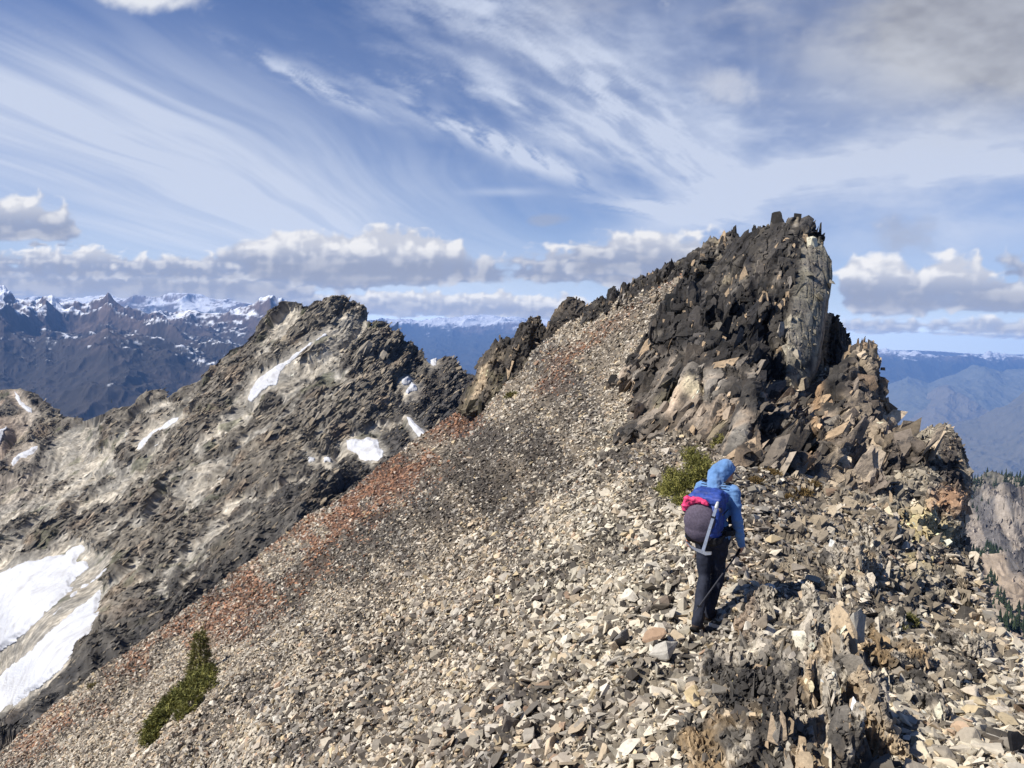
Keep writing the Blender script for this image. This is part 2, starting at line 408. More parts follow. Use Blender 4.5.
# ------------------------------------------------------------------ far country
GZ = -2300.0
def far_colors(z_rel, V, slope, snow_lo, snow_amt, L, seed, forest=srgb(58, 62, 54), rock=srgb(128, 116, 106)):
    n = fbm(V / (L * .22), 5, seed); n2 = fbm(V / (L * .05), 5, seed + 3, .62); n4 = fbm(V / (L * .018), 3, seed + 4)
    tree = sstep(-.12, .22, snow_lo - .12 - z_rel + n * .22 + n2 * .10)
    c = mix(rock * (1 + .5 * n4[:, None]), rock * .5, sstep(-.1, .35, n2 + n4 * .5))
    c = mix(c, forest, tree * .85)
    sn = sstep(.0, .12, (z_rel - snow_lo) * 1.0 + n * .24 + n2 * .22 + n4 * .10 - (slope - .55) * .55 + snow_amt)
    return mix(c, srgb(240, 242, 246), sn)
def range_sheet(name, crest, yc, foot_y, foot_py, L, amp, seed, snow_lo=.55, snow_amt=-.1, step=1.2, rows=150, crest_amp=.35, prof=1.15, **kw):
    cr = np.array(crest, float); px = np.arange(cr[0, 0], cr[-1, 0], step)
    cy_ = np.interp(px, cr[:, 0], cr[:, 1])
    yk = np.interp(px, [cr[0, 0], cr[-1, 0]], yc); fy = np.interp(px, [cr[0, 0], cr[-1, 0]], foot_y); fp = np.interp(px, [cr[0, 0], cr[-1, 0]], foot_py)
    Cc, Ff = P(px, cy_, yk), P(px, fp, fy)
    t = np.linspace(-.25, 1, rows)
    tb = np.linspace(1, 1.5, 24)[1:]
    V = []
    for k in t:
        p = Ff + (Cc - Ff) * k
        p[:, 2] = Ff[:, 2] + (Cc[:, 2] - Ff[:, 2]) * (np.sign(k) * abs(k) ** prof)
        V.append(p)
    for k in tb:
        p = Ff + (Cc - Ff) * k; p[:, 2] = Cc[:, 2] - (Cc[:, 2] - Ff[:, 2]) * (k - 1) * 1.1
        V.append(p)
    V = np.array(V); sh = V.shape; tt = np.concatenate([t, tb])
    env = np.clip(1 - np.abs(tt - .55) * .9, crest_amp, 1)
    q = V.reshape(-1, 3) * np.array([1, 1, .25]) / L
    wq = np.stack([vnoise(q * .9, seed + 70), vnoise(q * .9, seed + 71), np.zeros(len(q))], -1) * .35
    r = ridged(q + wq, 7, seed, .52); r2 = ridged(q * 6, 4, seed + 9, .55) - .45
    disp = (r - .42) * amp * np.repeat(env, sh[1]) + r2 * amp * .16
    V = V.reshape(-1, 3); V[:, 2] += disp
    V3 = V.reshape(sh); N = grid_normals(V3); slope = 1 - np.abs(N[..., 2]).ravel()
    zl, zh = -1350.0, np.percentile(V[:, 2], 99.5)
    V[:, 2] = np.minimum(V[:, 2], AIR_TOP - 15)
    print('RANGE', name, V[:, 2].max())
    zr = (V[:, 2] - zl) / (zh - zl)
    col = far_colors(zr, V, slope, snow_lo, snow_amt, L, seed, **kw)
    o = make_mesh(name, V, grid_faces(*sh[:2]), col, False, FARMAT)
    return tag(o, kind='structure')
def farmat():
    m, t, b = material('far_slope')
    a = t.new('ShaderNodeAttribute', attribute_name='col').outputs['Color']
    t.l.new(a, b.inputs['Base Color']); b.inputs['Roughness'].default_value = .95; b.inputs['Specular IOR Level'].default_value = .05
    return m
FARMAT = farmat()
range_sheet('mountains', [(-260, 300), (40, 297), (70, 295), (92, 296), (115, 299), (140, 297), (160, 299), (182, 294), (196, 299), (215, 304), (235, 305), (262, 309), (300, 314), (330, 335), (400, 420)],
            (17000, 18000), (11000, 11000), (350, 350), 3800, 640, 11, .99, -.09, 1.2, 110)
range_sheet('mountains', [(-300, 275), (-60, 276), (-12, 282), (4, 287), (14, 297), (26, 300), (36, 304), (46, 299), (56, 306), (75, 309), (95, 301), (108, 294), (118, 303), (138, 309), (157, 311), (178, 316), (200, 319), (222, 319), (243, 316), (256, 310), (269, 304), (284, 311), (300, 318), (330, 345), (400, 420)],
            (7400, 9000), (3600, 4200), (430, 425), 1900, 540, 21, .96, -.04, .8, 260, crest_amp=.30, prof=1.0, forest=srgb(54, 53, 50), rock=srgb(110, 97, 90))
range_sheet('mountains', [(250, 320), (370, 318), (385, 319), (402, 318), (420, 321), (440, 319), (460, 322), (478, 320), (497, 319), (515, 318), (530, 322), (640, 327), (780, 345), (870, 420)],
            (27000, 27000), (13500, 13500), (392, 405), 5200, 900, 33, .97, -.06, .8, 160, crest_amp=.25)
range_sheet('mountains', [(800, 350), (862, 355), (880, 354), (905, 353), (926, 357), (945, 358), (965, 356), (985, 360), (1005, 358), (1024, 360), (1300, 372)],
            (27000, 27000), (22800, 22800), (398, 402), 4200, 1100, 41, .99, -.07, .8, 150, crest_amp=.5)
range_sheet('mountains', [(800, 412), (850, 396), (880, 385), (908, 374), (928, 380), (958, 372), (984, 366), (1003, 373), (1030, 367), (1120, 384), (1300, 400)], (22000, 22000), (18600, 18600), (418, 424), 2800, 620, 47, 4.5, -.5, .9, 130, crest_amp=.35, forest=srgb(104, 108, 94), rock=srgb(196, 186, 168))
range_sheet('mountains', [(780, 352), (900, 349), (1000, 353), (1300, 362)], (34000, 34000), (29000, 29000), (372, 380), 7000, 300, 44, .97, -.2, 2.0, 60, crest_amp=.2)
range_sheet('hills', [(800, 455), (860, 434), (890, 418), (908, 404), (922, 394), (936, 387), (948, 385), (956, 389), (968, 392), (980, 401), (992, 405), (1010, 416), (1100, 450)],
            (20500, 20500), (13800, 13800), (468, 480), 2600, 620, 51, 4.5, -.5, 1.0, 120, crest_amp=.3, forest=srgb(124, 118, 98), rock=srgb(186, 170, 146))
range_sheet('hills', [(860, 472), (905, 446), (940, 431), (985, 412), (1024, 394), (1300, 330)],
            (15500, 14000), (12200, 11000), (484, 500), 2800, 640, 61, 4.5, -.5, 1.0, 130, crest_amp=.25, forest=srgb(100, 98, 82), rock=srgb(176, 160, 136))
# valley floor: one sheet to the horizon
def ground():
    r = np.concatenate([[0], np.geomspace(60, 36500, 150)]); a = np.linspace(0, 2 * np.pi, 241)
    Rr, A = np.meshgrid(r, a, indexing='ij')
    V = np.stack([Rr * np.sin(A), Rr * np.cos(A), np.full_like(Rr, GZ)], -1)
    p = V.reshape(-1, 3); p[:, 2] += fbm(p / 1500, 4, 5) * 60
    n = fbm(p / 700, 5, 8)
    col = mix(srgb(104, 102, 84), srgb(186, 172, 144), sstep(-.1, .35, n))
    tag(make_mesh('ground', p, grid_faces(*Rr.shape), col, False, FARMAT), kind='structure')
ground()
# blue mountain air
def haze():
    bm = bmesh.new(); bmesh.ops.create_cube(bm, size=1.0)
    me = bpy.data.meshes.new('haze'); bm.to_mesh(me); bm.free()
    o = bpy.data.objects.new('haze', me); COL.objects.link(o)
    zt, zb = AIR_TOP, GZ - 80
    o.scale = (76000, 76000, zt - zb); o.location = (0, 0, (zt + zb) / 2)
    m = bpy.data.materials.new('air'); m.use_nodes = True; t = NT(m.node_tree); t.n.clear()
    ou = t.new('ShaderNodeOutputMaterial'); v = t.new('ShaderNodeVolumePrincipled')
    v.inputs['Color'].default_value = (0.24, 0.47, 1.0, 1); v.inputs['Density'].default_value = AIR; v.inputs['Anisotropy'].default_value = 0.0
    t.l.new(v.outputs[0], ou.inputs['Volume']); me.materials.append(m)
    tag(o, kind='stuff')
haze()
# ------------------------------------------------------------------ broken rock: angular pieces used for loose stones and for jointed bedrock
def stone_shapes(n, seed):
    g = np.random.default_rng(seed); out_ = []
    while len(out_) < n:
        k = int(g.integers(7, 12)); q = g.uniform(-1, 1, (k, 3)); m = np.abs(q) ** 3
        q /= np.maximum(m.sum(1, keepdims=True) ** (1 / 3), 1e-4); q *= g.uniform(.8, 1.0, (k, 1))
        q *= np.array([1, g.uniform(.5, .85), g.uniform(.18, .5)]) * .5
        bm = bm_hull([Vector(p) for p in q]); bmesh.ops.triangulate(bm, faces=bm.faces[:])
        bm.verts.index_update()
        v = np.array([x.co for x in bm.verts]); f = np.array([[x.index for x in fc.verts] for fc in bm.faces]); bm.free()
        if len(f) > 6: out_.append((v, f))
    return out_
SHAPES = stone_shapes(40, 3)
def stone_frames(g, n, N, tilt, stand=0.0):
    t = N + g.normal(0, 1, (n, 3)) * tilt[:, None]; t /= np.linalg.norm(t, axis=1, keepdims=True)
    a = g.normal(0, 1, (n, 3)); a -= t * (a * t).sum(1, keepdims=True); a /= np.linalg.norm(a, axis=1, keepdims=True)
    b = np.cross(t, a)
    return np.stack([a, b, t], 1)          # rows: local axes in world
def pieces(pos, fr, sc3, col, g):
    """angular pieces at pos, axes fr, sizes sc3 -> vertices, triangles, colours"""
    n = len(pos); sid = g.integers(0, len(SHAPES), n); VV, FF, CC, off = [], [], [], 0
    for s, (v, f) in enumerate(SHAPES):
        ii = np.nonzero(sid == s)[0]
        if not len(ii): continue
        q = v[None] * sc3[ii][:, None, :]
        w_ = np.einsum('nki,nij->nkj', q, fr[ii]) + pos[ii, None]
        VV.append(w_.reshape(-1, 3)); FF.append((f[None] + (np.arange(len(ii)) * len(v) + off)[:, None, None]).reshape(-1, 3)); CC.append(np.repeat(col[ii], len(v), 0)); off += len(ii) * len(v)
    return np.concatenate(VV), np.concatenate(FF), np.concatenate(CC)
def joint_frames(g, n, e1, e3, jit):
    e1 = np.broadcast_to(np.asarray(e1, float), (n, 3)) + g.normal(0, jit, (n, 3)); e3 = np.broadcast_to(np.asarray(e3, float), (n, 3)) + g.normal(0, jit, (n, 3))
    e1 = e1 / np.linalg.norm(e1, axis=1, keepdims=True); e3 = e3 - e1 * (e1 * e3).sum(1, keepdims=True); e3 /= np.linalg.norm(e3, axis=1, keepdims=True)
    return np.stack([e1, np.cross(e3, e1), e3], 1)
def tris(Fq): return np.concatenate([Fq[:, [0, 1, 2]], Fq[:, [0, 2, 3]]])
def clad(V, Fq, C, pos, nrm, pcol, size, e1, e3, jit, asp, g, sink=.15):
    """bedrock surface plus the jointed blocks that stand out of it, one mesh"""
    n = len(pos); fr = joint_frames(g, n, e1, e3, jit)
    sc3 = size[:, None] * np.asarray(asp) * g.uniform(.7, 1.3, (n, 3))
    v, f, c = pieces(pos - nrm * (size * sink)[:, None], fr, sc3, pcol, g)
    T = tris(Fq) if Fq.shape[1] == 4 else Fq
    return np.concatenate([V, v]), np.concatenate([T, f + len(V)]), np.concatenate([C, c])
# ------------------------------------------------------------------ the second peak across the gully
M_CREST = np.array([(-260, 470), (-120, 420), (-40, 396), (0, 391), (20, 389), (34, 394), (46, 404), (58, 413), (72, 418), (86, 420), (100, 414), (112, 409), (126, 411), (140, 404), (152, 399), (160, 394), (170, 397), (182, 391), (192, 386), (203, 379), (212, 366), (222, 358), (230, 350), (243, 345), (252, 335), (262, 323), (272, 313), (282, 307), (296, 305), (306, 306), (318, 302), (326, 300), (333, 298), (340, 296), (348, 300), (356, 305), (362, 309), (366, 320), (372, 325), (380, 323), (387, 323), (391, 331), (400, 340), (412, 345), (422, 352), (428, 362), (434, 366), (438, 359), (448, 357), (456, 360), (466, 371), (474, 384), (488, 398), (520, 415), (600, 440)], float)
M_CTRL = [(-260, 470, 620), (-120, 420, 600), (0, 391, 560), (25, 389, 540), (60, 415, 500), (100, 414, 430), (150, 400, 400), (203, 379, 372), (262, 323, 350), (340, 296, 335), (366, 320, 325), (390, 330, 322), (430, 364, 312), (456, 360, 300), (488, 398, 290), (600, 440, 280),
          (-260, 640, 300), (0, 470, 400), (0, 600, 255), (0, 720, 190), (-260, 900, 130), (100, 500, 300), (100, 600, 205), (200, 450, 290), (250, 480, 232), (200, 550, 190), (330, 400, 268), (300, 360, 305), (370, 400, 262), (385, 360, 290), (365, 450, 228), (420, 430, 225), (440, 395, 262), (470, 410, 250), (600, 500, 220),
          (300, 520, 165), (230, 590, 140), (150, 630, 128), (60, 690, 116), (0, 740, 108), (400, 470, 190), (450, 450, 205), (500, 460, 200), (330, 560, 150), (150, 760, 105), (0, 860, 92), (400, 560, 150), (600, 620, 150)]
_mc = np.array(M_CTRL, float)
M_Y = tps(_mc[:, :2] / 300, np.log(_mc[:, 2]), 2e-3)
def m_depth(px, py): return np.exp(M_Y(np.stack([np.asarray(px, float), np.asarray(py, float)], -1) / 300))
def poly_sd(px, py, poly):
    """signed distance to a closed outline (positive inside), in photo pixels"""
    poly = np.array(poly, float); px = np.asarray(px, float); py = np.asarray(py, float)
    d = np.full(px.shape, 1e9); ins = np.zeros(px.shape, bool)
    for (x0, y0), (x1, y1) in zip(poly, np.roll(poly, -1, 0)):
        ex, ey = x1 - x0, y1 - y0
        t = np.clip(((px - x0) * ex + (py - y0) * ey) / (ex * ex + ey * ey + 1e-9), 0, 1)
        d = np.minimum(d, np.hypot(px - x0 - t * ex, py - y0 - t * ey))
        c = ((y0 > py) != (y1 > py)) & (px < ex * (py - y0) / (ey + 1e-12) + x0); ins ^= c
    return np.where(ins, d, -d)
SNOW = [
    ('broad white snowfield with a pointed upper end filling the gully at the left edge', [(-60, 600), (-20, 578), (0, 574), (14, 566), (30, 561), (52, 556), (64, 553), (72, 546), (84, 543), (89, 548), (80, 556), (78, 562), (88, 562), (90, 568), (76, 578), (72, 586), (82, 584), (64, 600), (46, 614), (28, 632), (10, 646), (-60, 692)]),
    ('long lower snowfield narrowing upward beside the dark rock wall', [(-60, 720), (-20, 690), (0, 676), (16, 662), (40, 640), (62, 622), (80, 606), (97, 592), (103, 586), (100, 602), (99, 614), (106, 616), (102, 626), (88, 640), (70, 660), (48, 680), (26, 698), (10, 710), (0, 715), (-60, 760)]),
    ('thin snow ribbon between the two large snowfields', [(118, 560), (108, 572), (92, 585), (80, 592), (64, 606), (52, 617), (58, 609), (76, 591), (92, 580), (106, 569)]),
    ('long diagonal snow streak below the summit of the second peak', [(325, 335), (312, 344), (302, 352), (292, 362), (280, 372), (277, 386), (268, 386), (258, 394), (252, 402), (248, 400), (252, 389), (258, 378), (267, 371), (283, 363), (296, 354), (310, 344)]),
    ('slanting snow strip on the pale scree of the lower left shoulder', [(181, 417), (174, 425), (164, 431), (154, 440), (140, 451), (136, 450), (142, 441), (150, 433), (162, 426), (172, 419)]),
    ('rounded snow patch with a rock showing through at the foot of the peak', [(346, 440), (352, 438), (360, 440), (368, 437), (377, 441), (383, 450), (382, 459), (372, 462), (360, 460), (356, 453), (346, 450)]),
    ('curved snow sliver beside the rusty edge of the scree', [(405, 415), (412, 419), (418, 428), (428, 434), (426, 440), (418, 436), (410, 426)]),
    ('upper of two small snow dabs on the shaded side of the peak', [(401, 379), (408, 377), (411, 380), (407, 384), (402, 383)]),
    ('lower of two small snow dabs on the shaded side of the peak', [(412, 383), (418, 386), (416, 391), (408, 394), (406, 392)]),
    ('snow streak on the dark knoll at the left edge', [(15, 392), (20, 395), (22, 402), (31, 409), (34, 414), (28, 412), (18, 404)]),
    ('pale snow patch with ragged edges on brown scree below the knoll', [(38, 447), (36, 455), (28, 461), (22, 460), (13, 467), (10, 464), (14, 458), (24, 451), (32, 448)]),
    ('small snow scrap cut off by the left edge of the knoll', [(-14, 436), (0, 430), (6, 428), (3, 434), (0, 446), (-12, 448)]),
    ('tiny snow scrap on the dark ledge beneath the peak', [(308, 457), (315, 458), (316, 462), (309, 462)]),
    ('tiny snow dot beside the ledge snow scrap', [(324, 457), (331, 458), (330, 461), (325, 461)]),
    ('small snow patch caught in the notch behind the peak', [(430, 360), (437, 358), (436, 365), (431, 366)]),
]
def mountain():
    px = np.arange(-250, 600, .9); cy_ = np.interp(px, M_CREST[:, 0], M_CREST[:, 1])
    rows = 520
    bot = np.interp(px, [-260, 0, 230, 460, 600], [960, 790, 620, 470, 470])
    t = np.linspace(0, 1, rows)
    PX = np.repeat(px[None], rows, 0); PY = bot + (cy_ - bot) * t[:, None]
    Y = m_depth(PX, PY)
    V = P(PX, PY, Y)
    back = []
    for k in np.linspace(0, 1, 26)[1:]:
        p = V[-1] * 1.0; d = p[:, :2] / np.linalg.norm(p[:, :2], axis=1, keepdims=True)
        p[:, :2] += d * (k * 160); p[:, 2] -= (k * 160) ** 1.05 * .95; back.append(p)
    V = np.concatenate([V, np.array(back)]); sh = V.shape
    PX = np.concatenate([PX, np.repeat(px[None], 25, 0)]); PY = np.concatenate([PY, np.repeat(cy_[None], 25, 0) - 0]); 
    N = grid_normals(V); N *= np.sign(N[..., 2:3] + 1e-9)
    v = V.reshape(-1, 3); n = N.reshape(-1, 3); X, Yp = PX.ravel(), PY.ravel()
    # fall-line streaks: pale scree chutes between dark ribs
    wob = fbm(np.stack([X / 70, Yp / 70, 0 * X], -1), 4, 91) * 11
    u = (-X * .74 + Yp * .67) + wob; w_ = (X * .67 + Yp * .74) + wob * 1.3
    st = fbm(np.stack([u / 85, w_ / 15, 0 * X], -1), 5, 92, .55)
    rib = fbm(v / np.array([26, 26, 22]), 5, 93, .55)
    bias = np.interp(X, [-250, 0, 110, 200, 260, 340, 420, 480], [.05, -.10, -.20, -.10, .0, .10, .22, .3])
    skyl = np.exp(-np.clip(Yp - np.interp(X, M_CREST[:, 0], M_CREST[:, 1]), 0, 99) / 16.0)
    edge = np.interp(X, [-260, 0, 230, 460, 600], [930, 745, 575, 415, 400]) - Yp        # distance above the scree edge
    near = np.exp(-np.clip(edge - 6, 0, 999) / np.interp(X, [0, 110, 240, 350, 460], [14, 20, 34, 40, 30]))
    chute = np.exp(-((poly_sd(X, Yp, [(372, 316), (352, 312), (300, 352), (250, 404), (200, 450), (262, 398), (330, 345)]) - 2) / 7.0) ** 2) + .8 * sstep(-6, 6, poly_sd(X, Yp, [(190, 400), (150, 425), (110, 460), (60, 520), (0, 590), (0, 560), (60, 490), (110, 440), (160, 405)]))
    rockm = sstep(-.10, .14, st * 1.2 + rib * .75 + .08 + bias * .7 + skyl * .5 + near * .9 - chute * .6)
    sd = np.full(len(X), -99.0)
    sel = (X > -70) & (X < 450)
    for _, pl in SNOW:
        b = np.array(pl); s2 = sel & (X > b[:, 0].min() - 20) & (X < b[:, 0].max() + 20) & (Yp > b[:, 1].min() - 20) & (Yp < b[:, 1].max() + 20)
        sd[s2] = np.maximum(sd[s2], poly_sd(X[s2], Yp[s2], pl))
    gap = np.full(len(X), -99.0); s3 = (X > -120) & (X < 160); gap[s3] = poly_sd(X[s3], Yp[s3], [(-70, 600), (0, 572), (84, 545), (118, 560), (104, 600), (106, 616), (60, 672), (0, 718), (-70, 768)])
    flat = np.maximum(sstep(-8, 0, sd), sstep(-3, 5, gap))
    rockm *= 1 - flat
    DG, DN = (.70, .20, .68), (-.66, -.28, .70); F1 = basis(DG, DN, (46, 24, 10)); F2 = basis((.68, .30, .66), DN, (17, 9, 3.8)); F3 = basis((.72, .1, .66), DN, (6, 3.6, 1.6))
    r1, t1, e1 = cells(v @ F1.T, 31, edge=.5); r2, t2, e2 = cells(v @ F2.T, 32, edge=.35); r3, t3, e3 = cells(v @ F3.T, 33)
    big = ridged(v / 75.0, 3, 95)
    dist = np.linalg.norm(v, axis=1) / 300
    sil = 1 - .7 * skyl
    d = (big - .45) * 7 * sil + rockm * ((r1 - .35) * 4.0 * sil * np.interp(X, [60, 170], [.45, 1]) + t1 * 3.6 + (r2 - .5) * 2.4 + t2 * 1.8 + (r3 - .5) * 1.1 + t3 * .8) + (1 - rockm) * fbm(v / 5, 3, 97) * .5 + rib * 2.5 + st * 6.5 * sil
    d = d * (1 - .9 * flat) * np.clip(dist, .5, 1.2)
    v2 = v + n * d[:, None]
    # colours of the stone, with shade painted into the right flank
    ln = fbm(v / 9, 4, 98); ln2 = fbm(v / 2.2, 3, 99)
    pale = mix(srgb(134, 129, 119), srgb(166, 157, 141), sstep(-.3, .4, ln + ln2 * .5))
    pale = mix(pale, srgb(128, 122, 110), sstep(.1, .5, ln2) * .6)
    pale = mix(pale, srgb(126, 108, 92), sstep(60, -10, X) * sstep(520, 440, Yp) * .8)
    dark = mix(srgb(62, 58, 54), srgb(128, 120, 106), np.clip(r2 * .5 + r3 * .35 + st * .5, 0, 1))
    dark = mix(dark, srgb(128, 108, 86), sstep(.1, .5, ln) * .4)
    dark = mix(dark, srgb(48, 47, 47), sstep(.05, .5, near) * .55 + .25 * sstep(380, 440, X))  # dark rock of the near band, plus painted shade toward the right flank
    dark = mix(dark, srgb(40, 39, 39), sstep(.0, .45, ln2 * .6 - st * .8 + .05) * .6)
    c = mix(pale, dark, rockm); c = mix(c, srgb(52, 50, 50), .55 * sstep(395, 440, X + (Yp - 380) * .25) * sstep(-.3, .3, st + .2))  # right flank darkened to paint in its shaded side
    c = mix(c, srgb(66, 70, 42), sstep(.34, .5, fbm(v / 11, 4, 101)) * .55 * (1 - near))
    stk = fbm(np.stack([u / 46, w_ / 4.2, 0 * X], -1), 5, 106, .62)
    c = c * np.exp(fbm(v / 1.3, 3, 103) * .8 + vnoise(v / .6, 104) * .2 + stk * .6)[:, None]
    g = np.random.default_rng(105); vis = (X > -30) & (X < 500) & (edge > -14) & (np.arange(len(X)) < rows * sh[1])
    wgt = np.where(vis, np.clip(rockm * (.35 + 1.2 * sstep(-.15, .3, st + rib)) + .75, 0, None) * (1 - flat), 0); ii = g.choice(len(X), 40000, replace=False, p=wgt / wgt.sum())
    Nn = n[ii]; dist_i = np.linalg.norm(v[ii], axis=1) / 300
    size = np.clip(1.45 * g.lognormal(0, .5, len(ii)), .6, 6) * np.clip(dist_i, .35, 1.3) * (.62 + .38 * rockm[ii]) * (1 - .35 * skyl[ii])
    pc = mix(c[ii], dark[ii], .5 * rockm[ii]) * g.lognormal(.03, .34, (len(ii), 1)); pc = mix(pc, srgb(150, 136, 114), (g.random(len(ii)) < .16) * .7)
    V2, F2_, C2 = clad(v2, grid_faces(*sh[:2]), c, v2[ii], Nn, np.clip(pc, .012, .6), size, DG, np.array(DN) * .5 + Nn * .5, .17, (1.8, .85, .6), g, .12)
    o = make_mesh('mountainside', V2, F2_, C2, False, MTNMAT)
    tag(o, kind='structure')
MTNMAT = rock_mat('mountain_stone', .35, 1.1, bump=.6, bdist=.5, amt=.7)
def snowmat():
    m, t, b = material('snow'); tc = t.new('ShaderNodeTexCoord').outputs['Object']
    n = t.noise(tc, .12, 6, .65)
    t.put(b.inputs['Base Color'], t.mixc(t.ss(.45, .75, n), srgb(192, 193, 197), srgb(166, 164, 162)))
    b.inputs['Roughness'].default_value = .7; b.inputs['Subsurface Weight'].default_value = 0
    bn = t.new('ShaderNodeBump'); bn.inputs['Strength'].default_value = .8; bn.inputs['Distance'].default_value = .6
    t.put(bn.inputs['Height'], t.noise(tc, .5, 5, .6)); t.l.new(bn.outputs[0], b.inputs['Normal'])
    return m
SNOWMAT = snowmat()
def snow_patch(label, poly, cell=.45):
    b = np.array(poly, float)
    gx = np.arange(b[:, 0].min() - 2, b[:, 0].max() + 2, cell); gy = np.arange(b[:, 1].min() - 2, b[:, 1].max() + 2, cell)
    if len(gx) * len(gy) > 60000: return snow_patch(label, poly, cell * 1.6)
    A, B = np.meshgrid(gx, gy)
    wx = fbm(np.stack([A.ravel() / 7, B.ravel() / 7, 0 * A.ravel()], -1), 4, 77).reshape(A.shape) * 2.2
    sd = poly_sd(A, B, poly) + wx
    Yd = m_depth(A, B); V = P(A, B, Yd)
    N = grid_normals(V); N *= np.sign(N[..., 2:3])
    th = (.25 + 1.1 * sstep(0, 5, sd)) * np.clip(Yd / 300, .4, 1.2)
    th = th + (ridged(V.reshape(-1, 3) / 4.5, 3, 78).reshape(A.shape) - .5) * .55 * sstep(0, 3, sd)
    up = V + N * th[..., None]; dn = V - N * 1.2
    ok = sd > 0; q = ok[:-1, :-1] & ok[1:, :-1] & ok[:-1, 1:] & ok[1:, 1:]
    if not q.any(): q[q.shape[0] // 2, q.shape[1] // 2] = True
    idx = np.arange(A.size).reshape(A.shape)
    f = np.stack([idx[:-1, :-1], idx[1:, :-1], idx[1:, 1:], idx[:-1, 1:]], -1)[q]
    n0 = A.size; faces = [f, f[:, ::-1] + n0]
    e = np.concatenate([f[:, [0, 1]], f[:, [1, 2]], f[:, [2, 3]], f[:, [3, 0]]])
    key = np.minimum(e[:, 0], e[:, 1]).astype(np.int64) * n0 + np.maximum(e[:, 0], e[:, 1])
    _, inv, cnt = np.unique(key, return_inverse=True, return_counts=True)
    be = e[cnt[inv] == 1]; faces.append(np.stack([be[:, 1], be[:, 0], be[:, 0] + n0, be[:, 1] + n0], -1))
    f = np.concatenate(faces); v = np.concatenate([up.reshape(-1, 3), dn.reshape(-1, 3)])
    used, f = np.unique(f, return_inverse=True); v = v[used]; f = f.reshape(-1, 4)
    ctr = v.mean(0)
    o = make_mesh('snow_patch', v - ctr, f, None, True, SNOWMAT); o.location = ctr
    tag(o, label, 'snow patch', 'snow patches on the second peak')
mountain()
for lb, pl in SNOW: snow_patch(lb, pl)
# small dark conifers scattered over the second peak
CONIFER = simple_mat('conifer_needles', srgb(52, 62, 36), .8, .15, nscale=2, namt=.5)
BARK = simple_mat('bark', srgb(92, 78, 64), .9, .2, nscale=20, namt=.4)
def tiny_conifer(loc, h, seed, label):
    rr = random.Random(seed); bm = bmesh.new()
    for lv in range(9):
        z = h * (.08 + .9 * lv / 9); r = h * .26 * (1 - lv / 9.6)
        for k in range(9):
            a = rr.random() * 6.283; r2 = r * (.6 + .6 * rr.random()); w2 = h * .07
            tip = Vector((math.cos(a) * r2, math.sin(a) * r2, z - h * .05 * rr.random())); root = Vector((0, 0, z + h * .05)); sd_ = Vector((-math.sin(a) * w2, math.cos(a) * w2, 0))
            mid = (root + tip) / 2
            vs = [bm.verts.new(x) for x in (root, mid + sd_, tip, mid - sd_)]
            bm.faces.new(vs)
    root = empty('pine_tree', loc); tag(root, label, 'tree', 'small conifers on the second peak')
    me = bpy.data.meshes.new('crown'); bm.to_mesh(me); bm.free(); me.materials.append(CONIFER)
    c = bpy.data.objects.new('crown', me); COL.objects.link(c); c.parent = root
    bm = bmesh.new(); bmesh.ops.create_cone(bm, segments=6, radius1=h * .035, radius2=h * .008, depth=h * .95, cap_ends=True, matrix=Matrix.Translation((0, 0, h * .44)))
    me = bpy.data.meshes.new('trunk'); bm.to_mesh(me); bm.free(); me.materials.append(BARK)
    c = bpy.data.objects.new('trunk', me); COL.objects.link(c); c.parent = root
for i, (x, y, hp, lb) in enumerate([(236, 397, 13, 'taller dark conifer beside the long diagonal snow streak'), (231, 396, 8, 'shorter dark conifer pressed against its taller neighbour by the streak'), (135, 453, 7, 'lone small conifer at the foot of the slanting snow strip'),
        (43, 488, 7, 'bushy conifer on pale scree below the ragged snow patch'), (37, 490, 5, 'low conifer just downhill of the bushy one'), (133, 497, 9, 'small conifer among dark ribs in mid slope'), (113, 402, 4, 'tiny conifer on the saddle skyline'), (262, 372, 5, 'tiny conifer at the upper edge of the snow streak')]):
    Yd = float(m_depth(x, y)); p = P(x, y, Yd); tiny_conifer(Vector(p) + Vector((0, -1.5, -.3)), hp * Yd / FPX, i, lb)
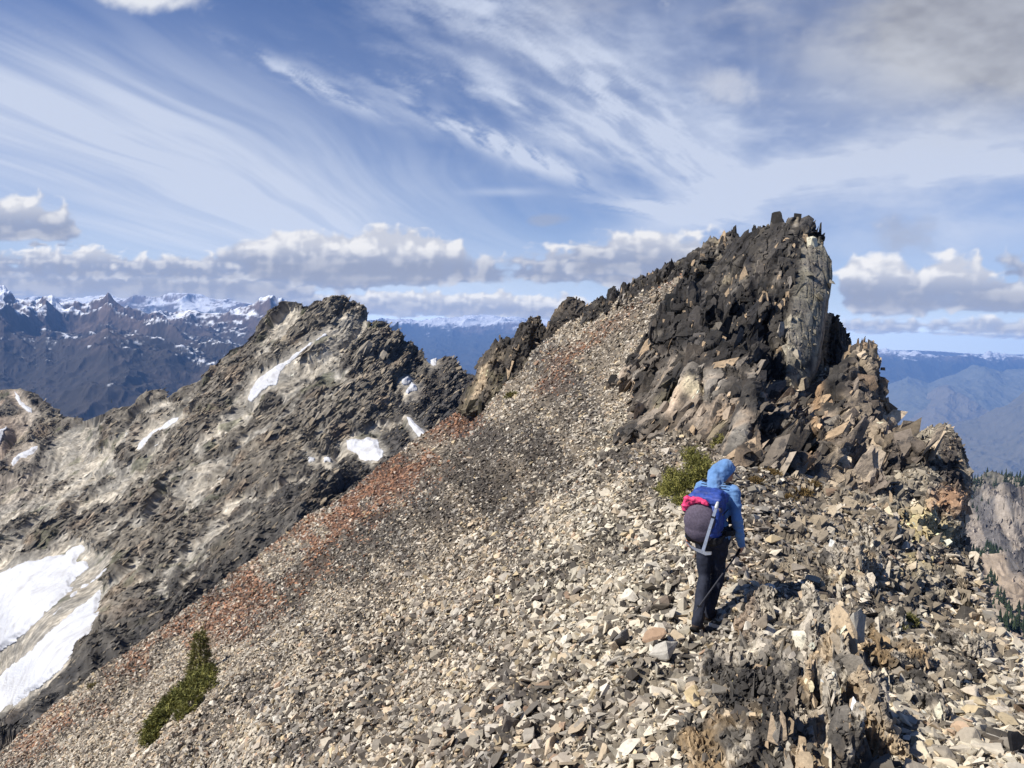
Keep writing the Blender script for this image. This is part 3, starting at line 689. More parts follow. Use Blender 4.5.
# ------------------------------------------------------------------ rocky flank across the gap at the right edge, with firs in its lower gullies
S_CREST = np.array([(900, 540), (930, 514), (950, 502), (965, 495), (975, 491), (985, 487), (1000, 484), (1012, 482), (1024, 478), (1060, 470), (1120, 458), (1300, 420)], float)
_s = np.array([(900, 540, 900), (950, 502, 1000), (985, 487, 1060), (1024, 478, 1080), (1120, 458, 1100), (1300, 420, 1100), (900, 620, 560), (960, 560, 760), (990, 540, 800), (1024, 530, 820), (1150, 520, 800), (970, 620, 520), (1024, 600, 560), (1024, 660, 430), (1300, 640, 430), (900, 760, 330), (1100, 760, 330), (1300, 760, 330)], float)
S_Y = tps(_s[:, :2] / 300, np.log(_s[:, 2]), 2e-3)
def slope():
    px = np.arange(900, 1290, 1.0); cr = np.interp(px, S_CREST[:, 0], S_CREST[:, 1]); t = np.linspace(0, 1, 260)
    PX = np.repeat(px[None], 260, 0); PY = 740 + (cr - 740) * t[:, None]
    V = P(PX, PY, np.exp(S_Y(np.stack([PX, PY], -1) / 300))); back = []
    for k in np.linspace(0, 1, 14)[1:]:
        p = V[-1] * 1.0; d = p[:, :2] / np.linalg.norm(p[:, :2], axis=1, keepdims=True); p[:, :2] += d * 500 * k; p[:, 2] -= 500 * k * .9; back.append(p)
    V = np.concatenate([V, np.array(back)]); sh = V.shape; N = grid_normals(V); N *= np.sign(N[..., 2:3] + 1e-9); v, n = V.reshape(-1, 3), N.reshape(-1, 3)
    X = np.concatenate([PX, np.repeat(px[None], 13, 0)]).ravel(); Yp = np.concatenate([PY, np.repeat(cr[None], 13, 0)]).ravel()
    wob = fbm(np.stack([X / 40, Yp / 40, 0 * X], -1), 3, 131) * 12
    st = fbm(np.stack([(X * .55 + Yp * .83 + wob) / 60, (X * .83 - Yp * .55 + wob) / 11, 0 * X], -1), 5, 132, .55)
    big = ridged(v / 190, 4, 133); r1, t1, _ = cells(v / 42, 134); r2, t2, _ = cells(v / 15, 135)
    d = (big - .45) * 55 + (r1 - .5) * 12 + t1 * 10 + (r2 - .5) * 5 + t2 * 4
    v2 = v + n * d[:, None]
    f = fbm(v / 20, 4, 136)
    c = mix(srgb(176, 164, 150), srgb(120, 116, 114), sstep(-.15, .2, st + f * .6)); c = mix(c, srgb(92, 90, 90), sstep(.15, .45, f + st * .5) * .7)
    talus = sstep(-.1, .25, fbm(np.stack([X / 30, Yp / 22, 0 * X], -1), 4, 139) + sstep(535, 575, Yp - (X - 980) * .3) - .45); c = mix(c, srgb(196, 176, 152), talus * .8)
    top = np.exp(-np.clip(Yp - np.interp(X, S_CREST[:, 0], S_CREST[:, 1]), 0, 99) / 9); c = mix(c, srgb(104, 106, 84), top * .6)
    c = c * (.62 * np.exp(fbm(v / 4, 3, 137) * .5))[:, None]
    g = np.random.default_rng(138); w_ = ((X > 940) & (X < 1080) & (np.arange(len(X)) < 260 * sh[1])) * (1.05 - talus); ii = g.choice(len(X), 4200, replace=False, p=w_ / w_.sum())
    pc = np.clip(c[ii] * g.lognormal(0, .25, (len(ii), 1)), .02, .6)
    A, B, C_ = clad(v2, grid_faces(*sh[:2]), c, v2[ii], n[ii], pc, 5.5 * g.lognormal(0, .5, len(ii)), (.1, .5, .85), (.8, -.3, .4), .3, (1.2, .8, .7), g, .15)
    tag(make_mesh('hillslope', A, B, C_, False, MTNMAT), kind='structure')
    # the firs: many small dark crowns reading as one wood
    wood = np.maximum(sstep(.02, .22, fbm(np.stack([X / 26, Yp / 18, 0 * X], -1), 4, 140) + sstep(560, 600, Yp - (X - 980) * .35) * .8 - .35), .35 * top) * (1 - talus * .75)
    w_ = wood * (X > 940) * (X < 1100) * (np.arange(len(X)) < 260 * sh[1]); ii = g.choice(len(X), 2600, p=w_ / w_.sum())
    VV, FF, CC, k = [], [], [], 0
    for q, i in enumerate(ii):
        h = g.uniform(5, 12); r = h * g.uniform(.16, .24); p = v2[i]; c_ = srgb(50, 60, 44) * g.uniform(.6, 1.4)
        for lv in range(3):
            a = g.uniform(0, 6.28) + np.arange(6) * 1.047; rr = r * (1 - lv * .28) * g.uniform(.75, 1.2, 6); z0 = h * (.08 + .27 * lv)
            ring = np.stack([np.cos(a) * rr, np.sin(a) * rr, np.full(6, z0) + g.uniform(-.04, .04, 6) * h], 1) + p; tip = p + np.array([0, 0, z0 + h * .42])
            VV.append(np.vstack([ring, tip])); FF.append(np.array([[j, (j + 1) % 6, 6] for j in range(6)]) + k); k += 7; CC.append(np.repeat(c_[None], 7, 0))
    o = make_mesh('fir_wood', np.concatenate(VV), np.concatenate(FF), np.concatenate(CC), False, FARMAT); tag(o, kind='stuff')
slope()
# ------------------------------------------------------------------ the near ridge: scree slope and rocky crest
H_CREST = np.array([(-300, 985), (-120, 842), (0, 745), (60, 698), (120, 655), (180, 612), (230, 575), (300, 524), (360, 480), (420, 438), (462, 408), (478, 392), (500, 372), (530, 346), (560, 326), (590, 311), (620, 296), (650, 283), (690, 266), (715, 258), (760, 262), (800, 300), (840, 372), (880, 430), (905, 452), (935, 480), (960, 540), (975, 588), (1000, 616), (1024, 640), (1100, 712), (1300, 900)], float)
def plane_y(px, py):
    d = rays(px, py); return -3.88 / (d[..., 2] - .72 * d[..., 0] + .02)
_pl = [(0, 745), (-120, 842), (-300, 985), (60, 698), (120, 655), (230, 575), (300, 524), (360, 480), (420, 438), (462, 408), (100, 730), (200, 700), (150, 680), (300, 620), (350, 600), (250, 650), (400, 520), (450, 480), (500, 440), (500, 500), (550, 450), (560, 400), (600, 450), (450, 560), (530, 380), (-100, 960)]
_pts = [(x, y, float(plane_y(x, y))) for x, y in _pl]
_pts += [(500, 372, 74), (530, 346, 72), (560, 326, 70), (590, 311, 66), (620, 296, 60), (650, 283, 54), (690, 266, 47), (600, 350, 44), (640, 330, 36), (650, 400, 21.5), (690, 330, 31), (640, 440, 16.5), (620, 480, 13.8),
         (715, 258, 43), (760, 262, 40), (800, 300, 38), (840, 372, 30), (740, 400, 22), (700, 440, 15), (690, 500, 10.3), (740, 480, 11.2), (780, 440, 16), (820, 430, 19), (880, 430, 19), (905, 452, 17.5), (935, 480, 16), (850, 480, 13.5), (800, 500, 10.8), (900, 520, 12), (960, 540, 13.0), (920, 570, 9.8), (975, 588, 10.6), (860, 560, 8.6), (780, 560, 7.9),
         (640, 560, 8.9), (600, 600, 8.5), (660, 600, 7.7), (700, 634, 6.95), (640, 640, 6.9), (560, 620, 9.0), (500, 650, 9.3), (760, 620, 6.6), (820, 620, 6.4), (900, 620, 7.2), (960, 640, 7.0), (1000, 616, 8.6), (1024, 640, 7.8), (1100, 712, 5.6), (1300, 900, 3.2),
         (400, 650, 13.2), (400, 768, 7.9), (300, 768, 10.8), (200, 790, 13.5), (512, 768, 5.6), (600, 768, 4.9), (560, 700, 6.6), (650, 700, 5.7), (700, 768, 4.4), (720, 690, 5.5), (790, 690, 5.0), (800, 768, 4.0), (860, 690, 5.0), (880, 768, 4.0), (940, 700, 5.2), (960, 768, 4.1), (1024, 720, 5.0), (1024, 768, 4.1), (1150, 820, 3.7),
         (512, 1000, 3.1), (300, 1000, 4.6), (100, 1000, 8.0), (-300, 1150, 14), (700, 1000, 2.5), (900, 1000, 2.3), (1300, 1050, 2.2)]
_hp = np.array(_pts, float)
H_Y = tps(_hp[:, :2] / 300, np.log(_hp[:, 2]), 4e-4)
def h_depth(px, py): return np.exp(H_Y(np.stack([np.asarray(px, float), np.asarray(py, float)], -1) / 300))
# where the ground is bedrock rather than loose stone (photo outlines, used only to place the kinds of stone on the slope)
ROCKY = [[(646, 445), (634, 400), (632, 350), (655, 305), (700, 280), (800, 260), (880, 400), (960, 470), (985, 600), (1010, 660), (960, 700), (905, 640), (880, 590), (800, 575), (770, 545), (800, 500), (770, 450), (720, 450), (690, 445)],
         [(735, 640), (790, 590), (850, 585), (880, 640), (880, 768), (760, 900), (690, 768), (700, 700)]]
def h_zones(X, Yp):
    """masks of the stone colours of the slope at photo outlines"""
    n = fbm(np.stack([X / 46, Yp / 30, 0 * X], -1), 4, 201); n_s = fbm(np.stack([(X * .72 - Yp * .7) / 34, (X * .7 + Yp * .72) / 150, 0 * X], -1), 4, 202)
    edge = Yp - np.interp(X, H_CREST[:, 0], H_CREST[:, 1])
    rust = sstep(-.6, .25, n * .7 + n_s * .6 + .15) * np.exp(-((edge - np.interp(X, [0, 230, 330, 460], [18, 30, 30, 12])) / np.interp(X, [0, 150, 300, 420, 480], [15, 30, 33, 31, 24])) ** 2) * sstep(520, 455, X) * np.interp(X, [0, 200, 320], [.55, .75, 1]) * sstep(-.35, .2, n + fbm(np.stack([X / 16, Yp / 13, 0 * X], -1), 3, 205) * .8)
    rust = np.maximum(rust, .9 * sstep(-4, 22, poly_sd(X, Yp, [(390, 465), (430, 430), (470, 408), (500, 400), (480, 425), (430, 455), (360, 515), (320, 545)]) + n * 14))
    rust = np.maximum(rust, .55 * sstep(-6, 16, poly_sd(X, Yp, [(560, 345), (660, 285), (690, 275), (660, 310), (600, 350), (540, 390)]) + n * 18))
    dk = 0 * X
    for pl, k, sft in [([(455, 430), (500, 412), (560, 405), (585, 425), (545, 440), (520, 470), (560, 495), (530, 512), (470, 500), (440, 480)], .5, 22),
                       ([(250, 590), (330, 545), (430, 505), (460, 520), (400, 550), (300, 610)], .7, 14), ([(520, 560), (450, 610), (380, 640), (330, 700), (260, 768), (330, 768), (400, 690), (470, 640), (540, 580)], .45, 18),
                       ([(580, 470), (640, 435), (650, 455), (600, 485)], .5, 10), ([(610, 530), (520, 600), (540, 610), (620, 545)], .4, 10)]:
        dk = np.maximum(dk, k * sstep(-sft, sft, poly_sd(X, Yp, pl) + n * 22 + n_s * 14))
    cream = 0 * X
    for pl, k, sft in [([(600, 420), (650, 395), (665, 430), (640, 450), (600, 450)], .8, 14), ([(560, 500), (680, 470), (700, 600), (690, 680), (600, 720), (520, 640)], .65, 40), ([(580, 690), (690, 640), (700, 768), (560, 800)], .4, 30),
                       ([(890, 600), (1040, 640), (1040, 800), (860, 800), (880, 690)], .5, 20)]:
        cream = np.maximum(cream, k * sstep(-sft, sft, poly_sd(X, Yp, pl) + n * 24))
    return rust, dk, cream, n, n_s
def stone_base(X, Yp):
    rust, dk, cream, n, n_s = h_zones(X, Yp)
    c = mix(srgb(160, 146, 126), srgb(110, 100, 88), sstep(-.12, .3, n_s + n * .3))
    c = mix(c, srgb(196, 184, 160), cream * .75)
    c = mix(c, srgb(126, 84, 62), rust * .75)
    c = mix(c, srgb(86, 79, 71), dk * .8)
    return c, rust, dk, cream
def hillside():
    px = np.concatenate([np.arange(-300, -20, 3.0), np.arange(-20, 1044, 1.25), np.arange(1044, 1300, 3.0)])
    cy_ = np.interp(px, H_CREST[:, 0], H_CREST[:, 1]) + 2
    bot = np.interp(px, [-300, 0, 512, 1300], [1150, 1010, 1010, 1060])
    t = np.linspace(0, 1, 560)
    PX = np.repeat(px[None], len(t), 0); PY = bot + (cy_ - bot) * t[:, None]
    V = P(PX, PY, h_depth(PX, PY))
    back = []
    for k in np.linspace(0, 1, 30)[1:]:
        p = V[-1] * 1.0; d = p[:, :2] / np.linalg.norm(p[:, :2], axis=1, keepdims=True); s = np.linalg.norm(p[:, :2], axis=1) * .5 * k ** 1.5
        p[:, :2] += d * s[:, None]; p[:, 2] -= s * .5 + (s ** 1.3) * .55; back.append(p)
    V = np.concatenate([V, np.array(back)]); sh = V.shape
    nb = len(back); PXa = np.concatenate([PX, np.repeat(px[None], nb, 0)]).ravel(); PYa = np.concatenate([PY, np.repeat(cy_[None], nb, 0)]).ravel()
    N = grid_normals(V); N *= np.sign(N[..., 2:3] + 1e-9)
    v, n = V.reshape(-1, 3), N.reshape(-1, 3)
    Yd = v[:, 1]
    rk = 0
    for pl in ROCKY: rk = np.maximum(rk, sstep(-14, 14, poly_sd(PXa, PYa, pl)))
    F1 = frame('YXZ', (25, 15, 20), (.9, .35, .7)); F2 = frame('YXZ', (20, 25, 10), (.3, .13, .25)); F3 = frame('XYZ', (20, 15, 10), (.11, .07, .12))
    r1, t1, _ = cells(v @ F1.T, 211); r2, t2, _ = cells(v @ F2.T, 212); r3, t3, _ = cells(v @ F3.T, 213)
    big = fbm(v / 2.2, 4, 214) * .34 + fbm(v / 9, 2, 215) * .5 * sstep(6, 25, Yd)
    d = big * sstep(2, 9, Yd) + (1 - rk) * ((r3 - .5) * .06 + t3 * .05 + (r2 - .5) * .06) + rk * ((r1 - .5) * .16 + t1 * .14 + (r2 - .5) * .06 + t2 * .07 + (r3 - .5) * .03 + t3 * .03)
    v2 = v + n * d[:, None]
    c, rust, dk, cream = stone_base(PXa, PYa)
    c = c * .46  # ground colour darkened to paint shade into the gaps between stones
    cr = mix(srgb(150, 136, 114), srgb(92, 86, 78), r2); cr = mix(cr, srgb(58, 56, 55), sstep(.1, .5, fbm(v / .8, 4, 217)) * .8); 
    c = mix(c, cr, rk)
    g = np.random.default_rng(219); wgt = rk * (np.arange(len(rk)) < len(t) * sh[1]) * (PXa > 620) * (PXa < 1040) * (PYa > np.interp(PXa, H_CREST[:, 0], H_CREST[:, 1]) + 14); ii = g.choice(len(rk), 5200, replace=False, p=wgt / wgt.sum())
    size = .021 * v[ii, 1] * g.lognormal(0, .45, len(ii)); pc = np.clip(cr[ii] * g.lognormal(.05, .3, (len(ii), 1)), .02, .55)
    V2, F_, C2 = clad(v2, grid_faces(*sh[:2]), c, v2[ii], n[ii], pc, size, (.45, .35, .80), (-.75, -.3, .5), .25, (1.2, .8, .7), g, .15)
    o = make_mesh('hillside', V2, F_, C2, False, HILLMAT)
    tag(o, kind='structure')
    return v2.reshape(sh), N, PXa.reshape(sh[:2]), PYa.reshape(sh[:2]), len(t)
HILLMAT = rock_mat('slope_stone', 3.0, 22.0, bump=.6, bdist=.03, amt=1.0, speck=.7)
HV, HN, HPX, HPY, HROWS = hillside()
from mathutils.bvhtree import BVHTree
_hf = bpy.data.objects['hillside'].data
def bvh_of(o): 
    me = o.data; return BVHTree.FromPolygons([v.co for v in me.vertices], [p.vertices for p in me.polygons])
def hill_hit(px, py):
    """the ground point under a photo pixel"""
    d = Vector(rays(px, py)).normalized(); r = HB.ray_cast(Vector((0, 0, 0)), d)
    return r[0], r[1]
_sub = HV[::3, ::3]
HB = BVHTree.FromPolygons([Vector(p) for p in _sub.reshape(-1, 3)], [tuple(int(k) for k in f) for f in grid_faces(*_sub.shape[:2])])
# ------------------------------------------------------------------ bedrock crags: angular blocks fused, then broken up along their joints
def block(bm, pts, th, shrink=.18, drop=.0):
    pts = np.array(pts, float); pts[:, 2] *= FWD[0]; f = P(pts[:, 0], pts[:, 1], pts[:, 2]); c = f.mean(0)
    b = c + (f - c) * (1 - shrink); b[:, :2] += c[:2] / np.linalg.norm(c[:2]) * th; b[:, 2] -= drop
    bm_hull([Vector(p) for p in np.concatenate([f, b])], bm)
FWD = [1.0]
def chips(bm, n, poly, size, e1, e3, seed, asp=(1, .6, .25), lift=.3, depth=None):
    """loose slabs jutting from a face, lying along its joints"""
    g = np.random.default_rng(seed); b = np.array(poly, float); k = 0
    e1 = np.array(e1, float) / np.linalg.norm(e1); e3 = np.array(e3, float); e3 -= e1 * (e3 @ e1); e3 /= np.linalg.norm(e3); e2 = np.cross(e3, e1)
    while k < n:
        x, y = g.uniform(b[:, 0].min(), b[:, 0].max()), g.uniform(b[:, 1].min(), b[:, 1].max())
        if poly_sd(np.array([x]), np.array([y]), poly)[0] < 0: continue
        k += 1
        Y = depth(x, y) * FWD[0]; p = P(x, y, Y); s = size * g.lognormal(0, .4)
        R3 = np.array(Euler((g.normal(0, .22), g.normal(0, .22), g.normal(0, .3))).to_matrix())
        q = g.choice([-1.0, 1.0], (12, 3)) * g.uniform(.55, 1, (12, 3))
        q = q * np.array(asp) * s * .5 @ R3.T
        w = p + q[:, :1] * e1 + q[:, 1:2] * e2 + q[:, 2:] * e3
        w[:, 1] += -lift * s * .3
        bm_hull([Vector(a) for a in w], bm)
def fracture(V, N, e1, e3, levels, seed):
    """push facets of several sizes in and out along the normal"""
    d = np.zeros(len(V)); rs = []
    for i, (L, amp, tilt, asp) in enumerate(levels):
        j = 14 * i
        B = basis(np.array(e1) + .15 * np.array([math.sin(j), math.cos(j), 0]), e3, np.array(asp) * L)
        wv = V + np.stack([vnoise(V / L * .6, seed + 80 + i), vnoise(V / L * .6, seed + 90 + i), vnoise(V / L * .6, seed + 100 + i)], -1) * L * .25
        r, t, e = cells(wv @ B.T, seed + i); rs.append((r, t, e))
        d += (r - .5) * amp + t * tilt - np.exp(-e * 9) * amp * .22
    B = basis(e1, e3, np.array((1, .8, .16)) * levels[0][0] * .8); gq = (V + np.stack([vnoise(V * .9, seed + 120), vnoise(V * .9, seed + 121), vnoise(V * .9, seed + 122)], -1) * levels[0][0] * .06) @ B.T
    gr = np.maximum(sstep(.86, .98, 1 - np.abs(vnoise(gq, seed + 123))), .7 * sstep(.88, .98, 1 - np.abs(vnoise(gq * 2.3, seed + 124))))
    d -= gr * levels[-1][0] * .42
    rs.append((gr, fbm(gq * 1.4, 5, seed + 125, .6), None))
    return d, rs
def crag(name, bm, voxel, e1, e3, levels, seed, colf, mat, label=None, cl=None, damp=None, flush=.62):
    V, Fq, N = remesh(bm, voxel)
    c = V.mean(0)
    d, rs = fracture(V, N, e1, e3, levels, seed)
    if damp is not None: d = d * damp(*proj(V))
    V2 = V + N * d[:, None]
    # fresh normals for colouring
    fn = np.cross(V2[Fq[:, 2]] - V2[Fq[:, 0]], V2[Fq[:, 3]] - V2[Fq[:, 1]]); fn /= np.linalg.norm(fn, axis=1, keepdims=True) + 1e-12
    N2 = np.zeros_like(V2); 
    for k in range(4): np.add.at(N2, Fq[:, k], fn)
    N2 /= np.linalg.norm(N2, axis=1, keepdims=True) + 1e-12
    X, Yp = proj(V2)
    col = colf(V2, N2, X, Yp, d, rs)
    A, B, C_ = V2, Fq, col
    for cl_ in cl or ():
        g = np.random.default_rng(seed + 7); ce = V2[Fq].mean(1); n_, med, sig, e1f, e3f, jit, asp, keepf = cl_
        w_ = ((ce * fn).sum(1) < .15 * np.linalg.norm(ce, axis=1)) * 1.0
        cx, cyy = proj(ce); w_ = w_ * keepf(cx, cyy)
        ii = g.choice(len(Fq), n_, replace=False, p=w_ / w_.sum()); cx, cyy = cx[ii], cyy[ii]
        size = med * g.lognormal(0, sig, n_); pc = np.clip(col[Fq[ii, 0]] * g.lognormal(.06, .40, (n_, 1)), .012, .6); pc = mix(pc, srgb(176, 152, 122) * g.uniform(.7, 1.15, (n_, 1)), (g.random(n_) < .10) * .75)
        A, B, C_ = clad(A, B, C_, ce[ii], fn[ii], pc, size, e1f(cx, cyy), np.asarray(e3f(cx, cyy)) * (1 - flush) + fn[ii] * flush, jit, asp, g, .12)
    o = make_mesh(name, A, B, C_, False, mat)
    tag(o, label, None, None, 'structure')
    return o, V2, Fq, fn
DARK, BLACK, TAN, GREY, OLIVE, RUSTC = srgb(82, 74, 65), srgb(42, 40, 39), srgb(172, 148, 122), srgb(132, 126, 116), srgb(128, 120, 98), srgb(150, 108, 80)
def col_peak(V, N, X, Y, d, rs):
    a = fbm(V / 2.2, 4, 301); b = fbm(V / .55, 4, 302); r = rs[0][0]; r2 = rs[1][0]
    low = sstep(330, 420, Y + (X - 740) * -.25); jn = rs[-1][1]; gr = rs[-1][0]
    c = mix(DARK, GREY, np.clip(r2 * .45 + b * .3 + jn * .7, 0, 1)); c = mix(c, srgb(124, 112, 88), sstep(.1, .5, jn + a * .4) * (1 - low) * .7)
    c = mix(c, mix(TAN, GREY, r2), low * sstep(-.25, .3, a * .6 + jn * .8 + (r - .5) * .6))
    c = mix(c, BLACK, sstep(-.05, .34, a * .6 + b * .45 - jn * .5 + (1 - low) * .46 - low * .04) * .85)
    c = mix(c, srgb(30, 29, 31), .85 * np.exp(-((X - 748 - (Y - 250) * .10 + a * 3) / 5.5) ** 2) * sstep(238, 255, Y) * sstep(345, 325, Y))  # near-black gully stripe: black lichen and painted gully shade
    slab = sstep(-3, 4, poly_sd(X, Y, [(800, 246), (818, 236), (834, 262), (836, 300), (818, 365), (806, 398), (784, 388), (786, 330), (796, 300)]) + a * 6)
    c = mix(c, mix(srgb(158, 150, 130), srgb(120, 113, 102), sstep(-.2, .4, b)), slab * .9)
    c = mix(c, srgb(160, 130, 98), np.exp(-((X - 829 + (Y - 300) * .12) / 4.0) ** 2) * sstep(285, 310, Y) * .8)
    rt = sstep(842, 856, X + (Y - 380) * .25) * sstep(335, 345, Y)
    c = mix(c, mix(srgb(164, 148, 126), srgb(104, 94, 84), sstep(-.2, .35, b + (r - .5) * .8)), rt * .9)
    c = mix(c, srgb(150, 122, 92), rt * sstep(.15, .4, a) * .5)
    c = mix(c, srgb(182, 172, 140), .5 * sstep(-4, 10, poly_sd(X, Y, [(650, 400), (690, 370), (720, 400), (690, 445), (650, 445)])) * sstep(.0, .3, -a))
    c = c * (np.exp(.75 * jn + .35 * b) * (1 - .55 * gr))[:, None]
    c = mix(c, srgb(122, 112, 70), .25 * sstep(.2, .45, fbm(V / .9, 3, 305)) * sstep(0, 12, poly_sd(X, Y, [(700, 400), (735, 390), (740, 460), (700, 470)])))
    return c
def col_left(V, N, X, Y, d, rs):
    a = fbm(V / 4, 4, 311); b = fbm(V / 1.2, 4, 312); r = rs[1][0]
    c = mix(srgb(70, 65, 58), srgb(124, 110, 92), np.clip(r * .7 + b * .5, 0, 1)); c = mix(c, BLACK, sstep(-.1, .3, a + .1) * .7)
    c = mix(c, srgb(176, 156, 128), .85 * sstep(-2, 3, poly_sd(X, Y, [(480, 368), (488, 362), (487, 385), (474, 402), (466, 408), (474, 388)])))
    c = mix(c, srgb(104, 98, 66), .25 * sstep(0, .3, b) * sstep(345, 370, Y))
    return c
def col_out(V, N, X, Y, d, rs):
    a = fbm(V / .9, 4, 321); b = fbm(V / .22, 4, 322); r = rs[1][0]
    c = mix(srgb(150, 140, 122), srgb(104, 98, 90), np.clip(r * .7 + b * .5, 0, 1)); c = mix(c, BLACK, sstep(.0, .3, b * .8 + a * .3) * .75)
    c = mix(c, srgb(60, 54, 52), .8 * sstep(-4, 8, poly_sd(X, Y, [(938, 440), (958, 436), (966, 470), (968, 492), (950, 494), (935, 475)]) + a * 8))  # dark patch paints in the shade of the right-hand face
    c = mix(c, srgb(156, 122, 94), .8 * sstep(-6, 8, poly_sd(X, Y, [(930, 490), (972, 486), (974, 515), (950, 512), (925, 512)]) + a * 14))
    yl = sstep(-8, 12, poly_sd(X, Y, [(888, 515), (930, 505), (952, 530), (950, 560), (915, 575), (890, 555)]) + a * 14)
    c = mix(c, srgb(172, 156, 116), .8 * yl); c = mix(c, srgb(196, 184, 96), .8 * yl * sstep(.15, .4, b) * np.exp(-((Y - 543) / 9) ** 2))
    return c
def col_near(V, N, X, Y, d, rs):
    a = fbm(V / .30, 4, 331); b = fbm(V / .07, 4, 332); r = rs[0][0]
    c = mix(srgb(176, 166, 148), srgb(126, 118, 108), np.clip(r * .8 + b * .4, 0, 1))
    up = sstep(.2, .75, N[:, 2])
    blk = sstep(-10, 16, poly_sd(X, Y, [(700, 655), (740, 650), (790, 640), (800, 690), (780, 715), (735, 720), (700, 700)]) + a * 26)
    c = mix(c, BLACK, np.clip(sstep(-.02, .28, a + .10 * up + b * .5) * .85 + blk * .85, 0, .95))
    c = mix(c, srgb(150, 128, 106), sstep(770, 735, X) * sstep(650, 625, Y) * .7)
    c = mix(c, srgb(168, 140, 100), sstep(.2, .45, fbm(V / .4, 3, 335)) * .5 * (1 - blk))
    return c
PEAKMAT = rock_mat('peak_stone', 2.2, 11.0, bump=.9, bdist=.07, amt=1.15, speck=.7)
NEARMAT = rock_mat('outcrop_stone', 7.0, 40.0, bump=.7, bdist=.015, amt=.9, speck=.6)
CRAGS = []
VERT = lambda x, y: (.3, .2, .93)
def _lo(x, y): return sstep(330, 400, y + (x - 760) * -.2)[:, None]
SLAB = lambda x, y: sstep(-4, 2, poly_sd(x, y, [(798, 250), (834, 245), (836, 300), (820, 365), (806, 398), (784, 388), (788, 320)]))
CL_PEAK = [(5200, .42, .45, lambda x, y: np.array((.14, .2, .97)) * (1 - _lo(x, y)) + np.array((.60, .35, .72)) * _lo(x, y),
           lambda x, y: np.array((-.62, -.75, .1)) * (1 - _lo(x, y)) + np.array((-.70, -.3, .62)) * _lo(x, y), .13, (1.4, .85, .5),
           lambda x, y: (1 - .95 * SLAB(x, y)) * (.25 + .75 * sstep(205, 262, y + .35 * (x - 790) * (x < 790)))),
           (9000, .20, .5, lambda x, y: np.array((.14, .2, .97)) * (1 - _lo(x, y)) + np.array((.60, .35, .72)) * _lo(x, y),
           lambda x, y: np.array((-.62, -.75, .1)) * (1 - _lo(x, y)) + np.array((-.70, -.3, .62)) * _lo(x, y), .13, (1.4, .85, .5),
           lambda x, y: (1 - .95 * SLAB(x, y)) * (.25 + .75 * sstep(205, 262, y + .35 * (x - 790) * (x < 790))))]
